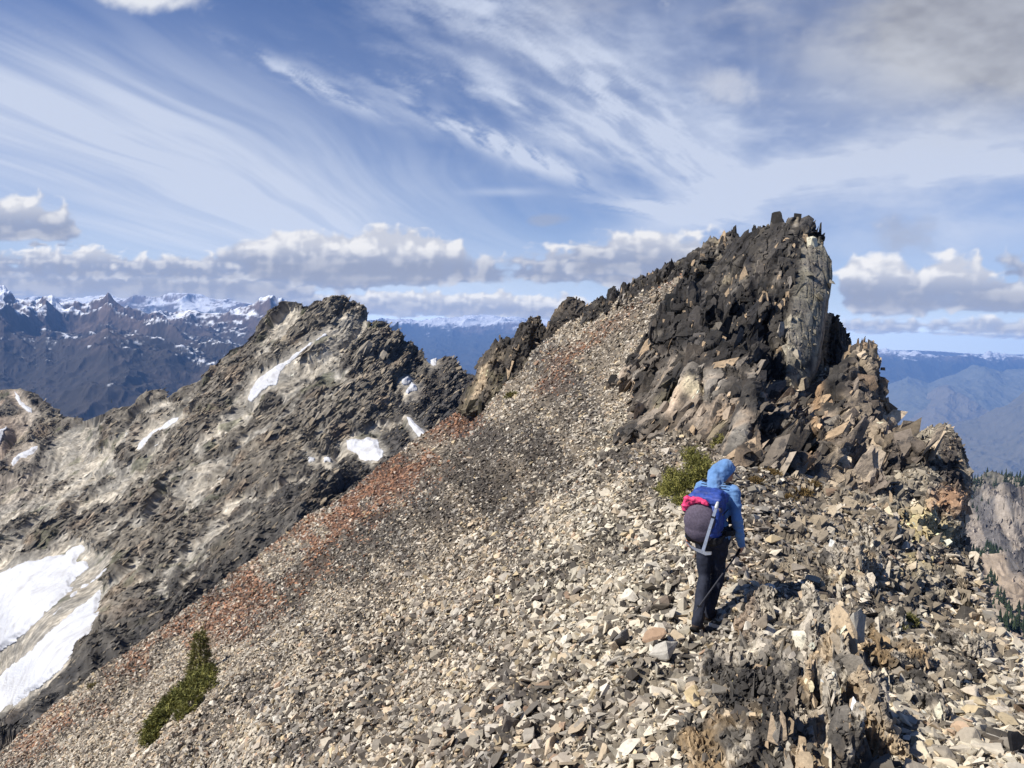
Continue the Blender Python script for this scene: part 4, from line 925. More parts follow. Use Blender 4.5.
def build_crags():
    bm = bmesh.new(); FWD[0] = .92
    block(bm, [(672, 291.5, 41), (692, 266.6, 41), (712, 255, 39), (742, 235, 36), (760, 227, 35), (700, 330, 32), (672, 345, 33), (735, 372, 27.5), (748, 298.6, 31), (752, 345, 28.6)], 9)
    block(bm, [(756, 229, 34.5), (782, 222, 33.5), (800, 222, 33.2), (819, 239, 33), (830, 264.8, 32), (825, 330, 30.2), (800, 392, 27), (766, 402, 25.6), (752, 352, 29), (760, 298.6, 30.5), (790, 298.6, 29.8)], 8)
    block(bm, [(797, 253, 31.6), (819, 235, 32.8), (832, 261, 32.0), (833, 276.3, 31.6), (820, 362, 28.8), (806, 398, 26.4), (785, 386, 26.0), (788, 320, 28.4)], 4)
    for pts in ([(768, 228, 34), (772, 220, 34), (784, 218, 34), (788, 230, 33.5)], [(784, 226, 33.4), (789, 217, 33.4), (799, 216, 33.4), (804, 228, 33.2)], [(800, 226, 32.8), (806, 219, 33), (815, 222, 33), (818, 232, 32.8), (806, 234, 32.5)],
                [(754, 236, 35), (757, 227, 35), (767, 226, 35), (769, 238, 34)], [(718, 252, 39), (726, 244, 39), (736, 243, 38.6), (738, 254, 38)], [(740, 244, 36.8), (744, 234, 37), (755, 231, 36.6), (758, 244, 36)], [(814, 236, 33), (820, 229, 33), (826, 236, 33), (822, 244, 33)]):
        block(bm, pts, 1.2)
    block(bm, [(826, 312, 34), (838, 316, 34), (846, 330, 34), (849, 352, 33.4), (838, 405, 31), (816, 405, 31), (820, 345, 33)], 4)
    FWD[0] = .84
    block(bm, [(846, 358, 24.6), (852, 351, 24.6), (862, 347, 24.8), (872, 348, 25), (875, 372, 24.4), (884, 392, 23.8), (884, 418, 22.6), (868, 474, 18.8), (818, 474, 18.4), (800, 430, 21.2), (822, 388, 23.4)], 5)
    block(bm, [(868, 380, 24.4), (881, 379, 24.6), (887, 398, 24), (880, 425, 22.6)], 2)
    FWD[0] = .965
    block(bm, [(650, 444, 16.6), (662, 405, 20.4), (690, 366, 25), (716, 342, 28), (742, 372, 25.8), (724, 412, 21), (694, 444, 16)], 5)
    FWD[0] = .92
    block(bm, [(716, 446, 17), (744, 388, 23.4), (776, 395, 24.2), (772, 432, 19), (742, 462, 15.4)], 5)
    block(bm, [(690, 420, 19.5), (716, 366, 24.8), (736, 352, 27), (742, 365, 26), (716, 440, 18)], 4)
    block(bm, [(776, 408, 23.6), (806, 392, 25), (826, 402, 22.6), (852, 444, 18.8), (804, 464, 15.8), (770, 446, 17.6)], 5)
    block(bm, [(800, 425, 20.5), (818, 418, 21), (840, 440, 18.6), (820, 470, 15.4), (796, 455, 16.6)], 3)
    block(bm, [(878, 425, 19), (893, 440, 18), (900, 468, 16.4), (862, 492, 14.2), (838, 452, 17)], 4)
    for x0, w0, h0 in ((590, 9, 8), (600, 11, 10), (613, 9, 12), (627, 10, 9), (640, 12, 13), (654, 10, 12), (667, 13, 15), (681, 13, 14), (696, 14, 14), (712, 13, 10), (728, 11, 8)):
        yc = float(np.interp(x0, H_CREST[:, 0], H_CREST[:, 1])); Yc = float(h_depth(x0, yc + 4)) / FWD[0]
        if x0 > 690: yc -= (x0 - 690) * .55; Yc = 39
        block(bm, [(x0 - w0, yc + 14, Yc * .95), (x0 - w0 * .7, yc - h0 * .4, Yc), (x0 + w0 * .2, yc - h0, Yc), (x0 + w0 * .9, yc - h0 * .5, Yc), (x0 + w0 * 1.3, yc + 12, Yc * .95)], 2.5)
    pk = tps(np.array([(690, 264), (742, 236), (800, 220), (833, 262), (672, 345), (735, 372), (752, 350), (800, 392), (766, 402), (828, 330), (690, 440), (660, 405), (742, 462), (772, 432), (852, 444), (804, 464), (862, 346), (884, 400), (862, 490)]) / 100.0,
             [40, 36.5, 33, 31.6, 32.5, 27.3, 28.5, 26.8, 25.4, 30, 16.4, 20.2, 15.4, 18.8, 18.8, 15.8, 24.6, 23.6, 14.2], 1e-2)
    dpk = lambda x, y: float(pk(np.array([[x / 100, y / 100]]))[0])
    e1, e3 = (.60, .35, .72), (-.72, -.25, .62)
    block(bm, [(870, 400, 22.4), (885, 410, 21.8), (896, 434, 20.2), (909, 449, 18.6), (902, 480, 15.6), (868, 482, 15), (848, 440, 18.4)], 3)
    hd = lambda x, y: float(h_depth(x, y)) / FWD[0] * .985
    chips(bm, 75, [(650, 352), (670, 314), (704, 284), (722, 330), (708, 380), (684, 425), (664, 436), (654, 400)], 1.5, (.62, .42, .66), (-.66, -.2, .72), 15, asp=(1.9, .8, .26), depth=hd)
    chips(bm, 40, [(690, 440), (740, 400), (850, 440), (890, 440), (905, 480), (860, 500), (790, 480), (740, 470)], .7, (.62, .42, .66), (-.66, -.2, .72), 16, asp=(1.8, .8, .3), depth=hd)
    chips(bm, 90, [(660, 440), (690, 370), (720, 340), (760, 380), (800, 400), (850, 440), (800, 465), (745, 465), (700, 450)], 1.05, e1, e3, 5, depth=dpk)
    chips(bm, 45, [(695, 290), (745, 262), (795, 250), (790, 330), (760, 390), (700, 340)], 1.3, (.25, .2, .95), (-.6, -.75, .1), 6, asp=(1, .55, .3), depth=dpk)
    chips(bm, 50, [(820, 390), (850, 358), (868, 356), (872, 410), (870, 450), (850, 480), (810, 460)], .9, (.3, .3, .9), (-.8, -.4, .3), 7, depth=dpk)
    CRAGS.append(crag('rocky_peak', bm, .055, (.5, .35, .78), (-.72, -.35, .5), [(2.6, .12, .16, (1, .6, .42)), (1.1, .07, .09, (1, .6, .4)), (.45, .03, .05, (1, .7, .45))], 300, col_peak, PEAKMAT,
        'dark jagged summit crag with a smooth grey slab face rising above the scree', CL_PEAK, lambda x, y: (1 - .85 * SLAB(x, y)) * (1 - .65 * sstep(252, 228, y)), .72))
    # two dark pinnacles on the skyline left of the scree
    bm = bmesh.new()
    block(bm, [(456, 416, 72), (466, 402, 74), (480, 364, 75), (497, 343, 76), (519, 338, 76), (524, 350, 74), (520, 388, 70), (492, 404, 69), (476, 412, 69)], 9)
    block(bm, [(518, 345, 76), (523, 330, 77), (530, 318, 77), (538, 317, 77), (543, 327, 77), (552, 345, 73), (530, 392, 67), (505, 400, 67)], 9)
    block(bm, [(545, 332, 75), (551, 316, 76), (562, 305, 77), (570, 300, 77), (577, 306, 77), (588, 308, 76), (592, 318, 74), (578, 342, 68), (546, 356, 68)], 8)
    chips(bm, 18, [(490, 382), (504, 354), (530, 332), (576, 316), (568, 336), (510, 386)], 2.2, (.35, .2, .9), (-.8, -.4, .3), 8, depth=lambda x, y: 73.0)
    CRAGS.append(crag('rock_pinnacles', bm, .14, (.35, .3, .88), (-.8, -.4, .35), [(4.5, .35, .45, (1, .6, .5)), (1.8, .2, .25, (1, .6, .45)), (.7, .1, .12, (1, .7, .5))], 340, col_left, PEAKMAT,
        'dark jagged pinnacles on the skyline where the scree meets the gully', [(1500, .6, .45, VERT, lambda x, y: (-.8, -.4, .3), .2, (1.3, .8, .6), lambda x, y: 1.0)]))
    FWD[0] = .915
    # blocky outcrop on the right skyline
    bm = bmesh.new()
    block(bm, [(892, 458, 16), (906, 449, 16.8), (926, 440, 16.6), (954, 433, 16.4), (962, 452, 16), (971, 484, 15.1), (969, 502, 14.6), (958, 560, 12.8), (900, 562, 11.3), (878, 502, 13)], 3.6)
    block(bm, [(898, 560, 11.2), (955, 552, 12.6), (962, 580, 12), (940, 600, 10.2), (902, 588, 9.8)], 2.6)
    block(bm, [(835, 470, 15.2), (880, 455, 16.8), (900, 480, 14.6), (880, 530, 11.6), (845, 520, 11.8)], 3)
    od = tps(np.array([(892, 458), (926, 440), (954, 433), (971, 490), (958, 560), (900, 562), (878, 502), (930, 510)]) / 100.0, [15.9, 16.4, 16.2, 14.8, 12.7, 11.2, 12.9, 13.4], 1e-2)
    chips(bm, 90, [(897, 478), (926, 468), (948, 468), (958, 492), (948, 552), (902, 556), (888, 510)], .26, (.5, .5, .7), (-.5, -.5, .7), 9, asp=(1, .7, .45), depth=lambda x, y: float(od(np.array([[x / 100, y / 100]]))[0]))
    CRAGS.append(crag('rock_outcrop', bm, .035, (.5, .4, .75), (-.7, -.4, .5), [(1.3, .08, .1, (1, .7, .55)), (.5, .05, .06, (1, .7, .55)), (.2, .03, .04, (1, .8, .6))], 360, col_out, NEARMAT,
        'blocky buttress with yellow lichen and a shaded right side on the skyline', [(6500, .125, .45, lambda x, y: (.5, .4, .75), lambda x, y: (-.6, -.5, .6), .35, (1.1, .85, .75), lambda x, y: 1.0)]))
    # upright plates of the close outcrop beside the hiker
    bm = bmesh.new(); g = np.random.default_rng(21)
    def fins(n, poly, h, w, dpt, lean, seed):
        g = np.random.default_rng(seed); b = np.array(poly, float); k = 0
        while k < n:
            x, y = g.uniform(b[:, 0].min(), b[:, 0].max()), g.uniform(b[:, 1].min(), b[:, 1].max())
            if poly_sd(np.array([x]), np.array([y]), poly)[0] < 0: continue
            k += 1
            hit, nn = hill_hit(x, y)
            if hit is None: continue
            hh, ww, dd = h * g.lognormal(0, .35), w * g.lognormal(0, .35), dpt * g.lognormal(0, .3)
            M = Matrix.Translation(hit) @ Matrix.Rotation(g.normal(lean, .14), 4, 'Y') @ Matrix.Rotation(g.normal(-.15, .12), 4, 'X') @ Matrix.Rotation(g.normal(.25, .3), 4, 'Z')
            q = []
            for zz, s in ((-.6, 1.1), (.35, 1.0), (.75, .8), (1.0, .45)):
                for sx_ in (-1, 1):
                    for sy_ in (-1, 1): q.append(M @ Vector((sx_ * ww / 2 * s * g.uniform(.6, 1.1), sy_ * dd / 2 * s * g.uniform(.6, 1.1), zz * hh * g.uniform(.85, 1.05))))
            bm_hull(q, bm)
    fins(22, [(735, 640), (742, 612), (768, 600), (770, 632), (752, 650)], .17, .07, .22, .12, 1)
    fins(30, [(790, 600), (850, 590), (875, 640), (870, 680), (800, 690), (786, 650)], .20, .09, .24, .10, 2)
    fins(34, [(778, 712), (870, 700), (880, 780), (770, 800)], .26, .09, .26, .06, 3)
    fins(20, [(700, 665), (745, 650), (790, 650), (785, 700), (730, 715)], .09, .16, .24, .3, 4)
    fins(16, [(690, 720), (760, 715), (775, 768), (700, 790)], .08, .22, .3, .4, 5)
    fins(18, [(820, 560), (870, 540), (880, 585), (830, 595)], .25, .14, .3, .2, 6)
    fins(22, [(880, 600), (960, 620), (990, 660), (930, 720), (880, 690)], .12, .2, .3, .5, 7)
    CRAGS.append(crag('rock_ledge', bm, .014, (.12, .3, .94), (-.95, -.2, .15), [(.24, .02, .03, (1, .8, .45)), (.1, .008, .012, (1, .7, .4))], 380, col_near, NEARMAT,
        'close outcrop of upright grey plates with black lichen beside the hiker', [(6500, .052, .5, lambda x, y: (.12, .25, .95), lambda x, y: (-.93, -.25, .15), .30, (1.15, .9, .6), lambda x, y: 1.0), (230, .21, .35, lambda x, y: (.10, .22, .97), lambda x, y: (-.90, -.40, .12),   .16, (1.05, .65, .42), lambda x, y: (poly_sd(x, y, [(730, 640), (790, 590), (880, 590), (890, 660), (880, 790), (770, 800), (780, 700)]) > 0) * 1.0)], None, .25))
build_crags()
# ------------------------------------------------------------------ loose stones of the scree
def stone_cloud(name, pos, fr, size, col, mat, g, kind='stuff'):
    n = len(pos); asp = np.stack([np.ones(n), g.uniform(.75, 1.25, n), g.uniform(.7, 1.35, n)], 1)
    V, Fq, C = pieces(pos, fr, size[:, None] * asp, col, g)
    return tag(make_mesh(name, V, Fq, C, False, mat), kind=kind)
def n_s_of(X, Yp):
    """long bands of darker stone running down the slope"""
    return fbm(np.stack([(X * .70 + Yp * .71) / 30, (X * .71 - Yp * .70) / 190, 0 * X], -1), 4, 209, .55)
def stone_colors(g, X, Yp):
    c, rust, dk, cream = stone_base(X, Yp); n = len(X)
    pal = np.array([srgb(200, 190, 170), srgb(174, 168, 156), srgb(180, 160, 132), srgb(128, 122, 114), srgb(76, 72, 70), srgb(152, 118, 92), srgb(190, 170, 130), srgb(212, 205, 190)])
    pr = np.array([.24, .17, .15, .14, .12, .03, .05, .10]); k = g.choice(len(pal), n, p=pr)
    c = mix(c, pal[k], np.full(n, .54))
    c = mix(c, srgb(70, 64, 58), (g.random(n) < np.clip(dk * .8 + .5 * sstep(.08, .35, n_s_of(X, Yp)), 0, 1)) * .85)
    c = mix(c, srgb(136, 96, 70) * g.uniform(.7, 1.3, (n, 1)), (g.random(n) < rust * .85) * .8)
    c = mix(c, srgb(206, 196, 174), (g.random(n) < cream * .35) * .7)
    c = mix(c, srgb(60, 57, 54), (g.random(n) < .55 * sstep(-25, 25, poly_sd(X, Yp, [(735, 560), (800, 545), (880, 590), (880, 640), (800, 720), (760, 768), (690, 720), (720, 650), (760, 620)]) + fbm(np.stack([X / 18, Yp / 14, 0 * X], -1), 3, 207) * 26)) * .85)
    c = c * g.lognormal(0, .33, (n, 1)); return c * np.minimum(1, .60 / c.max(1, keepdims=True)), k
STONEMAT = rock_mat('loose_stone', 5.0, 28.0, bump=.35, bdist=.02, amt=.55, speck=.35)
def scree():
    g = np.random.default_rng(11)
    front = HV[:HROWS]; nr, nc = front.shape[:2]
    def place(M, med, sig, thin, seed, crest_only=False):
        g = np.random.default_rng(seed)
        px = g.uniform(-40, 1070, M); cyr = np.interp(px, H_CREST[:, 0], H_CREST[:, 1]) + 2; bt = np.interp(px, [-300, 0, 512, 1300], [1150, 1010, 1010, 1060])
        py = g.uniform(0, 1, M) * (830 - cyr) + cyr if not crest_only else cyr + g.exponential(6, M)
        ci = np.interp(px, HPX[0], np.arange(nc)); ri = (py - bt) / (cyr - bt) * (HROWS - 1)
        i = np.clip(ri.astype(int), 0, HROWS - 2); j = np.clip(ci.astype(int), 0, nc - 2); fi = (ri - i)[:, None]; fj = (ci - j)[:, None]
        p = (front[i, j] * (1 - fj) + front[i, j + 1] * fj) * (1 - fi) + (front[i + 1, j] * (1 - fj) + front[i + 1, j + 1] * fj) * fi
        N = HN[i, j]
        dist = p[:, 1]; s0 = med * FPX / dist
        keep = g.random(M) < np.clip((thin / s0) ** 2, 0, 1)
        px, py, p, N, dist = px[keep], py[keep], p[keep], N[keep], dist[keep]; n = len(p)
        size = np.clip(med * g.lognormal(0, sig, n) * np.exp(.35 * fbm(np.stack([px / 30, py / 22, 0 * px], -1), 3, 46)), .025, .25)
        size = np.maximum(size, 3.7 * dist / FPX * g.lognormal(0, .28, n))
        return px, py, p, N, dist, size
    A = [place(330000, .072, .52, 4.4, 41), place(130000, .055, .35, 3.0, 42), place(9000, .15, .35, 5.0, 43), place(5000, .22, .5, 40, 44, True)]
    px, py, p, N, dist, size = [np.concatenate(z) for z in zip(*A)]
    rk = np.zeros(len(px))
    for pl in ROCKY: rk = np.maximum(rk, sstep(-10, 10, poly_sd(px, py, pl)))
    near = (poly_sd(px, py, ROCKY[1]) > 0)
    keep = g.random(len(px)) > rk * .35 + near * .25
    px, py, p, N, dist, size = [z[keep] for z in (px, py, p, N, dist, size)]; n = len(px)
    N = N * .55 + np.array([-.1, -.1, .45]); N /= np.linalg.norm(N, axis=1, keepdims=True)
    fr = stone_frames(g, n, N, np.clip(g.gamma(2.0, .32, n), 0, 1.6))
    col, kcl = stone_colors(g, px, py)
    pos = p + N * (size * g.uniform(-.02, .16, n))[:, None]
    spx = size * FPX / dist
    big = np.nonzero((spx > 13) & (px > 5) & (px < 1019) & (py > 480) & (py < 764))[0]
    big = big[np.argsort(-spx[big])][:230]
    m = np.ones(n, bool); m[big] = False
    stone_cloud('scree', pos[m], fr[m], size[m], col[m], STONEMAT, g)
    # the largest stones lie there one by one
    names = ['pale grey-cream', 'light grey', 'tan', 'mid grey', 'dark grey', 'rust brown', 'straw yellow', 'almost white']
    sub = []
    for s, (v, f) in enumerate(SHAPES[:14]):
        bm = bmesh.new(); vs = [bm.verts.new(x) for x in v]
        for t in f: bm.faces.new([vs[int(k)] for k in t])
        bmesh.ops.bevel(bm, geom=bm.edges[:], offset=.022, segments=1, affect='EDGES')
        bmesh.ops.triangulate(bm, faces=bm.faces[:]); bmesh.ops.subdivide_edges(bm, edges=bm.edges[:], cuts=1, use_grid_fill=True)
        bmesh.ops.recalc_face_normals(bm, faces=bm.faces[:])
        bm.verts.index_update(); bmesh.ops.triangulate(bm, faces=bm.faces[:])
        vv = np.array([x.co for x in bm.verts]); ff = np.array([[x.index for x in fc.verts] for fc in bm.faces]); bm.free()
        sub.append((vv + np.stack([vnoise(vv * 6 + s, 5), vnoise(vv * 6 + s, 6), vnoise(vv * 6 + s, 7)], -1) * .018, ff))
    for q, i in enumerate(big):
        v, f = sub[int(g.integers(0, len(sub)))]
        w_ = (v * size[i]) @ fr[i]
        o = make_mesh('stone', w_, f, np.repeat(col[i][None], len(v), 0), False, STONEMAT); o.location = pos[i]
        zone = 'in the loose scree left of the hiker' if px[i] < 640 else ('at the hiker\'s feet' if px[i] < 740 and py[i] < 680 else ('beside the dark lichen-covered ledge' if px[i] < 800 else 'on the rubble right of the upright plates'))
        tag(o, 'angular %s stone lying %s' % (names[kcl[i]], zone), 'stone', 'large loose stones of the scree')
    # stones one can pick out in the photograph
    for px_, py_, wpx, asp_, tilt_, c_, lb in ((618, 645, 24, (1, .8, .7), (.1, .1, .4), srgb(112, 108, 102), 'dark grey rounded boulder alone among pale stones left of the hiker\'s feet'),
            (664, 657, 28, (1, .85, .8), (.2, -.1, 1.2), srgb(176, 170, 158), 'squarish light grey block with a shaded right side below the hiker'),
            (650, 640, 30, (1, .55, .16), (.3, -.35, .5), srgb(170, 142, 116), 'long orange-tan slab between the dark boulder and the hiker\'s feet'),
            (752, 636, 22, (1, .8, .35), (.5, .3, .2), srgb(206, 198, 182), 'left of two white flakes leaning together on the black ledge'),
            (768, 637, 22, (1, .8, .35), (.5, -.35, 1.0), srgb(206, 198, 182), 'right of two white flakes leaning together on the black ledge'),
            (850, 654, 34, (.6, .4, 1.0), (.1, .2, .2), srgb(156, 150, 138), 'tall pale wedge standing upright among the grey plates'),
            (690, 700, 40, (1, .6, .22), (.45, .2, .9), srgb(186, 166, 128), 'large flat tan plate tilted beside the black lichen ledge'),
            (1008, 757, 30, (.7, .6, 1.0), (.0, .1, .3), srgb(34, 33, 35), 'small black pointed rock in the bottom right corner')):
        h_, n_ = hill_hit(px_, py_)
        if h_ is None: continue
        v, f = sub[int(g.integers(0, len(sub)))]; ext = v.max(0) - v.min(0)
        s_ = wpx * h_.y / FPX
        w_ = (v / ext * np.array(asp_) * s_) @ np.array(Euler(tilt_).to_matrix()).T
        o = make_mesh('stone', w_, f, np.repeat(np.asarray(c_)[None], len(v), 0), False, STONEMAT); o.location = h_ + Vector((0, -.04, s_ * asp_[2] * .42 + .03))
        tag(o, lb, 'stone')
    return
scree()
def rubble_on(o, V, Fq, fn, n, med, seed, colf, sel=None):
    """loose pieces resting on the ledges of a crag"""
    g = np.random.default_rng(seed); c = V[Fq].mean(1)
    ok = (fn[:, 2] > .35) & (c[:, 1] < np.percentile(c[:, 1], 75))
    ii = np.nonzero(ok)[0]; ii = g.choice(ii, min(n, len(ii)), replace=False)
    p, N = c[ii], fn[ii]; size = med * g.lognormal(0, .4, len(ii))
    size = np.maximum(size, 2.2 * p[:, 1] / FPX)
    fr = stone_frames(g, len(ii), N, np.full(len(ii), .35))
    return p + N * (size * .1)[:, None], fr, size, np.clip(colf[Fq[ii, 0]] * g.lognormal(.1, .25, (len(ii), 1)), 0, .6)
def ledge_rubble():
    g = np.random.default_rng(77); parts = []
    for (o, V, Fq, fn), n, med in zip(CRAGS, (900, 200, 1600, 900), (.22, .4, .10, .05)):
        cc = np.empty(len(o.data.vertices) * 4, F32); o.data.attributes['col'].data.foreach_get('color', cc); cc = cc.reshape(-1, 4)[:, :3]
        parts.append(rubble_on(o, V, Fq, fn, n, med, 78, cc))
    pos, fr, size, col = [np.concatenate(z) for z in zip(*parts)]
    stone_cloud('rubble', pos, fr, size, col, STONEMAT, g)
ledge_rubble()
# ------------------------------------------------------------------ the hiker
def sphere_pts(c, r, n=10):
    c = np.array(c, float); r = np.array(r, float) * np.ones(3); i = np.arange(n * n // 2) + .5; m = n * n // 2
    ph = np.arccos(1 - 2 * i / m); th = np.pi * (1 + 5 ** .5) * i
    return c + np.stack([np.cos(th) * np.sin(ph), np.sin(th) * np.sin(ph), np.cos(ph)], 1) * r
def limb(bm, *chain):
    """tapered run through (point, radius) stations"""
    for (a, ra), (b, rb) in zip(chain[:-1], chain[1:]):
        bm_hull([Vector(p) for p in np.concatenate([sphere_pts(a, ra), sphere_pts(b, rb)])], bm)
def ell(bm, c, r, rot=None):
    p = sphere_pts((0, 0, 0), r, 16)
    if rot is not None: p = p @ np.array(Euler(rot).to_matrix()).T
    bm_hull([Vector(x) for x in p + np.array(c)], bm)
def soft_mesh(name, bm, voxel, mat, parent=None, sm=4, disp=None, cut=None, M=None, col=None):
    V, Fq, N = remesh(bm, voxel, sm)
    V = V.astype(float)
    if disp is not None: V = V + N * disp(V)[:, None]
    if cut is not None:
        kill = cut(V); f = Fq[~kill[Fq].any(1)]; used, inv = np.unique(f, return_inverse=True); V = V[used]; Fq = inv.reshape(-1, 4)
    o = make_mesh(name, V, Fq, None if col is None else col(V), True, mat)
    if parent: o.parent = parent
    return o
YAW = 33.0
foot_hit, _ = hill_hit(706, 628)
HS = .965
ROOT = Matrix.Translation(foot_hit + Vector((0, 0, .05))) @ Matrix.Rotation(R(-YAW), 4, 'Z') @ Matrix.Scale(HS, 4)
SKIN = simple_mat('skin', srgb(190, 138, 112), .55, .35, nscale=40, namt=.1)
TOP = simple_mat('blue_knit', srgb(96, 132, 176), .85, .15, nscale=9, namt=.16, bump=.25, bscale=300, sheen=.3)
TROUS = simple_mat('trouser_cloth', srgb(40, 43, 54), .8, .2, nscale=14, namt=.22, bump=.2, bscale=250)
BOOT = simple_mat('boot_leather', srgb(62, 50, 42), .7, .3, nscale=30, namt=.4, bump=.3, bscale=120)
BLACK_M = simple_mat('black_webbing', srgb(26, 26, 30), .75, .25, nscale=40, namt=.3)
BLUE_M = simple_mat('pack_nylon', srgb(44, 68, 138), .6, .35, nscale=22, namt=.3, bump=.3, bscale=60)
MESH_M = simple_mat('pocket_stretch', srgb(88, 80, 92), .85, .15, nscale=60, namt=.2, bump=.3, bscale=400)
PINK_M = simple_mat('pink_shell', srgb(222, 66, 112), .65, .3, nscale=20, namt=.3, bump=.3, bscale=60)
STEEL = simple_mat('brushed_metal', srgb(186, 188, 192), .38, .5, metal=.75, nscale=50, namt=.15)
RUBBER = simple_mat('dark_rubber', srgb(24, 23, 23), .9, .2, nscale=40, namt=.3)
HR = Euler((R(-32), 0, R(-60)))           # head bowed and turned to the right
HC = np.array((.03, .17, 1.515))
def head_pt(*p): return HC + np.array(HR.to_matrix() @ Vector(p))
sh_l, sh_r = (-.152, .07, 1.36), (.168, .06, 1.365)
el_l, el_r = (-.212, .02, 1.10), (.235, .01, 1.10)
wr_l, wr_r = (-.245, .04, .865), (.268, .10, .865)
hip_l, hip_r = (-.078, 0, .90), (.078, .02, .90)
kn_l, kn_r = (-.046, .00, .48), (.055, .11, .475)
an_l, an_r = (-.010, -.225, .135), (.012, .05, .095)
DZL = -.07                                # the trailing foot stands lower on the slope
an_l = (an_l[0], an_l[1], an_l[2] + DZL)
def hand(bm, wr, el, side, grip):
    w_, e = np.array(wr), np.array(el); d = w_ - e; d /= np.linalg.norm(d)
    f = np.array([0, 1.0, 0]); f -= d * (f @ d); f /= np.linalg.norm(f); s = np.cross(d, f) * 1.0
    o = w_ + d * .045
    bm_hull([Vector(p) for p in np.concatenate([sphere_pts(w_, (.024, .026, .024)), sphere_pts(o + f * .028 + d * .03, .015), sphere_pts(o - f * .028 + d * .03, .014)])], bm)
    inn = s if (s @ np.array([-side, 0, 0])) > 0 else -s
    for k, (off, L) in enumerate(((.032, .072), (.011, .08), (-.011, .075), (-.032, .058))):
        a = o + f * off + d * .035; curl = (.9 if grip else .35) + .06 * k
        b = a + (d * math.cos(curl * .5) + inn * math.sin(curl * .5)) * L * .45
        c = b + (d * math.cos(curl * 1.6) + inn * math.sin(curl * 1.6)) * L * .33
        e2 = c + (d * math.cos(curl * 2.4) + inn * math.sin(curl * 2.4)) * L * .25
        limb(bm, (a, .0095), (b, .009), (c, .0082), (e2, .007))
    a = w_ + d * .028 + f * .026; b = a + (f * .7 + d * .55 + inn * .45) * .036; c = b + (d * .8 + inn * .6 + f * .1) * .028
    limb(bm, (a, .012), (b, .010), (c, .008))
    return o + d * .04 + inn * .018
def build_person():
    # body, one skin
    bm = bmesh.new()
    ell(bm, HC, (.074, .094, .115), HR)
    ell(bm, head_pt(0, .045, -.05), (.052, .055, .062), HR)
    limb(bm, (head_pt(0, .088, .012), .010), (head_pt(0, .108, -.022), .013))                       # nose
    for s in (-1, 1):
        ell(bm, head_pt(s * .076, -.004, -.012), (.010, .019, .030), HR)                              # ears
        ell(bm, head_pt(s * .031, .084, .016), (.015, .011, .009), HR)                                # eyelids
    ell(bm, head_pt(0, .093, -.055), (.024, .009, .006), HR); ell(bm, head_pt(0, .091, -.066), (.021, .010, .007), HR)  # lips
    limb(bm, ((.0, .075, 1.36), .058), (head_pt(0, -.01, -.08), .052))
    limb(bm, ((-.065, .02, 1.30), .078), ((.07, .03, 1.30), .078)); limb(bm, ((-.055, .01, 1.15), .078), ((.055, .02, 1.15), .078))
    limb(bm, ((0, .02, 1.30), .08), ((0, .0, 1.03), .085)); limb(bm, ((-.06, 0, .95), .085), ((.06, 0, .95), .085)); limb(bm, ((0, .0, 1.05), .085), ((0, .0, .95), .09))
    for sh, el, wr in ((sh_l, el_l, wr_l), (sh_r, el_r, wr_r)):
        limb(bm, (sh, .044), (el, .036), ((np.array(el) * .4 + np.array(wr) * .6), .034), (wr, .024))
        limb(bm, ((sh[0] * .5, sh[1], 1.33), .06), (sh, .045))
    for hp, kn, an in ((hip_l, kn_l, an_l), (hip_r, kn_r, an_r)):
        limb(bm, (hp, .085), (kn, .052), ((np.array(kn) * .7 + np.array(an) * .3 + np.array((0, -.015, 0))), .052), (an, .036))
    limb(bm, (an_l, .036), ((an_l[0], an_l[1] + .10, an_l[2] - .085), .03)); limb(bm, (an_r, .036), ((an_r[0], an_r[1] + .13, .04), .03))
    global GRIP
    hand(bm, wr_l, el_l, -1, False); GRIP = hand(bm, wr_r, el_r, 1, True)
    p = soft_mesh('person', bm, .0062, SKIN, sm=2)
    p.matrix_world = ROOT
    tag(p, 'hiker in a light blue hooded top and dark trousers walking away with a pack', 'person')
    # eyes, brows
    bm = bmesh.new()
    for s in (-1, 1): ell(bm, head_pt(s * .031, .090, .016), (.009, .006, .0045), HR)
    me = bpy.data.meshes.new('eyes'); bm.to_mesh(me); bm.free(); me.materials.append(BLACK_M); o = bpy.data.objects.new('eyes', me); COL.objects.link(o); o.parent = p
    # hooded top
    bm = bmesh.new()
    limb(bm, ((-.08, .02, 1.30), .098), ((.085, .03, 1.30), .098)); limb(bm, ((-.07, .01, 1.15), .098), ((.07, .02, 1.15), .098)); limb(bm, ((-.07, 0, 1.0), .10), ((.07, 0, 1.0), .10))
    limb(bm, ((0, .03, 1.30), .112), ((0, .01, .98), .118)); limb(bm, ((-.09, 0, .93), .110), ((.09, 0, .93), .110)); limb(bm, ((0, 0, 1.0), .118), ((0, 0, .92), .122))
    for sh, el, wr, s in ((sh_l, el_l, wr_l, -1), (sh_r, el_r, wr_r, 1)):
        mid = np.array(el) * .5 + np.array(wr) * .5
        limb(bm, (sh, .068), ((np.array(sh) * .5 + np.array(el) * .5), .060), (el, .053), (mid, .047), (wr, .036), (np.array(wr) + (np.array(wr) - mid) * .18, .035))
        limb(bm, ((sh[0] * .45, sh[1], 1.345), .085), (sh, .068))
    ell(bm, head_pt(0, -.008, .012), (.092, .112, .130), HR); ell(bm, head_pt(0, -.055, -.03), (.080, .080, .11), HR)
    limb(bm, ((0, .065, 1.355), .088), (head_pt(0, -.015, -.07), .086)); limb(bm, ((0, -.02, 1.36), .075), (head_pt(0, -.07, -.07), .07))
    IH = np.array(HR.to_matrix()).T
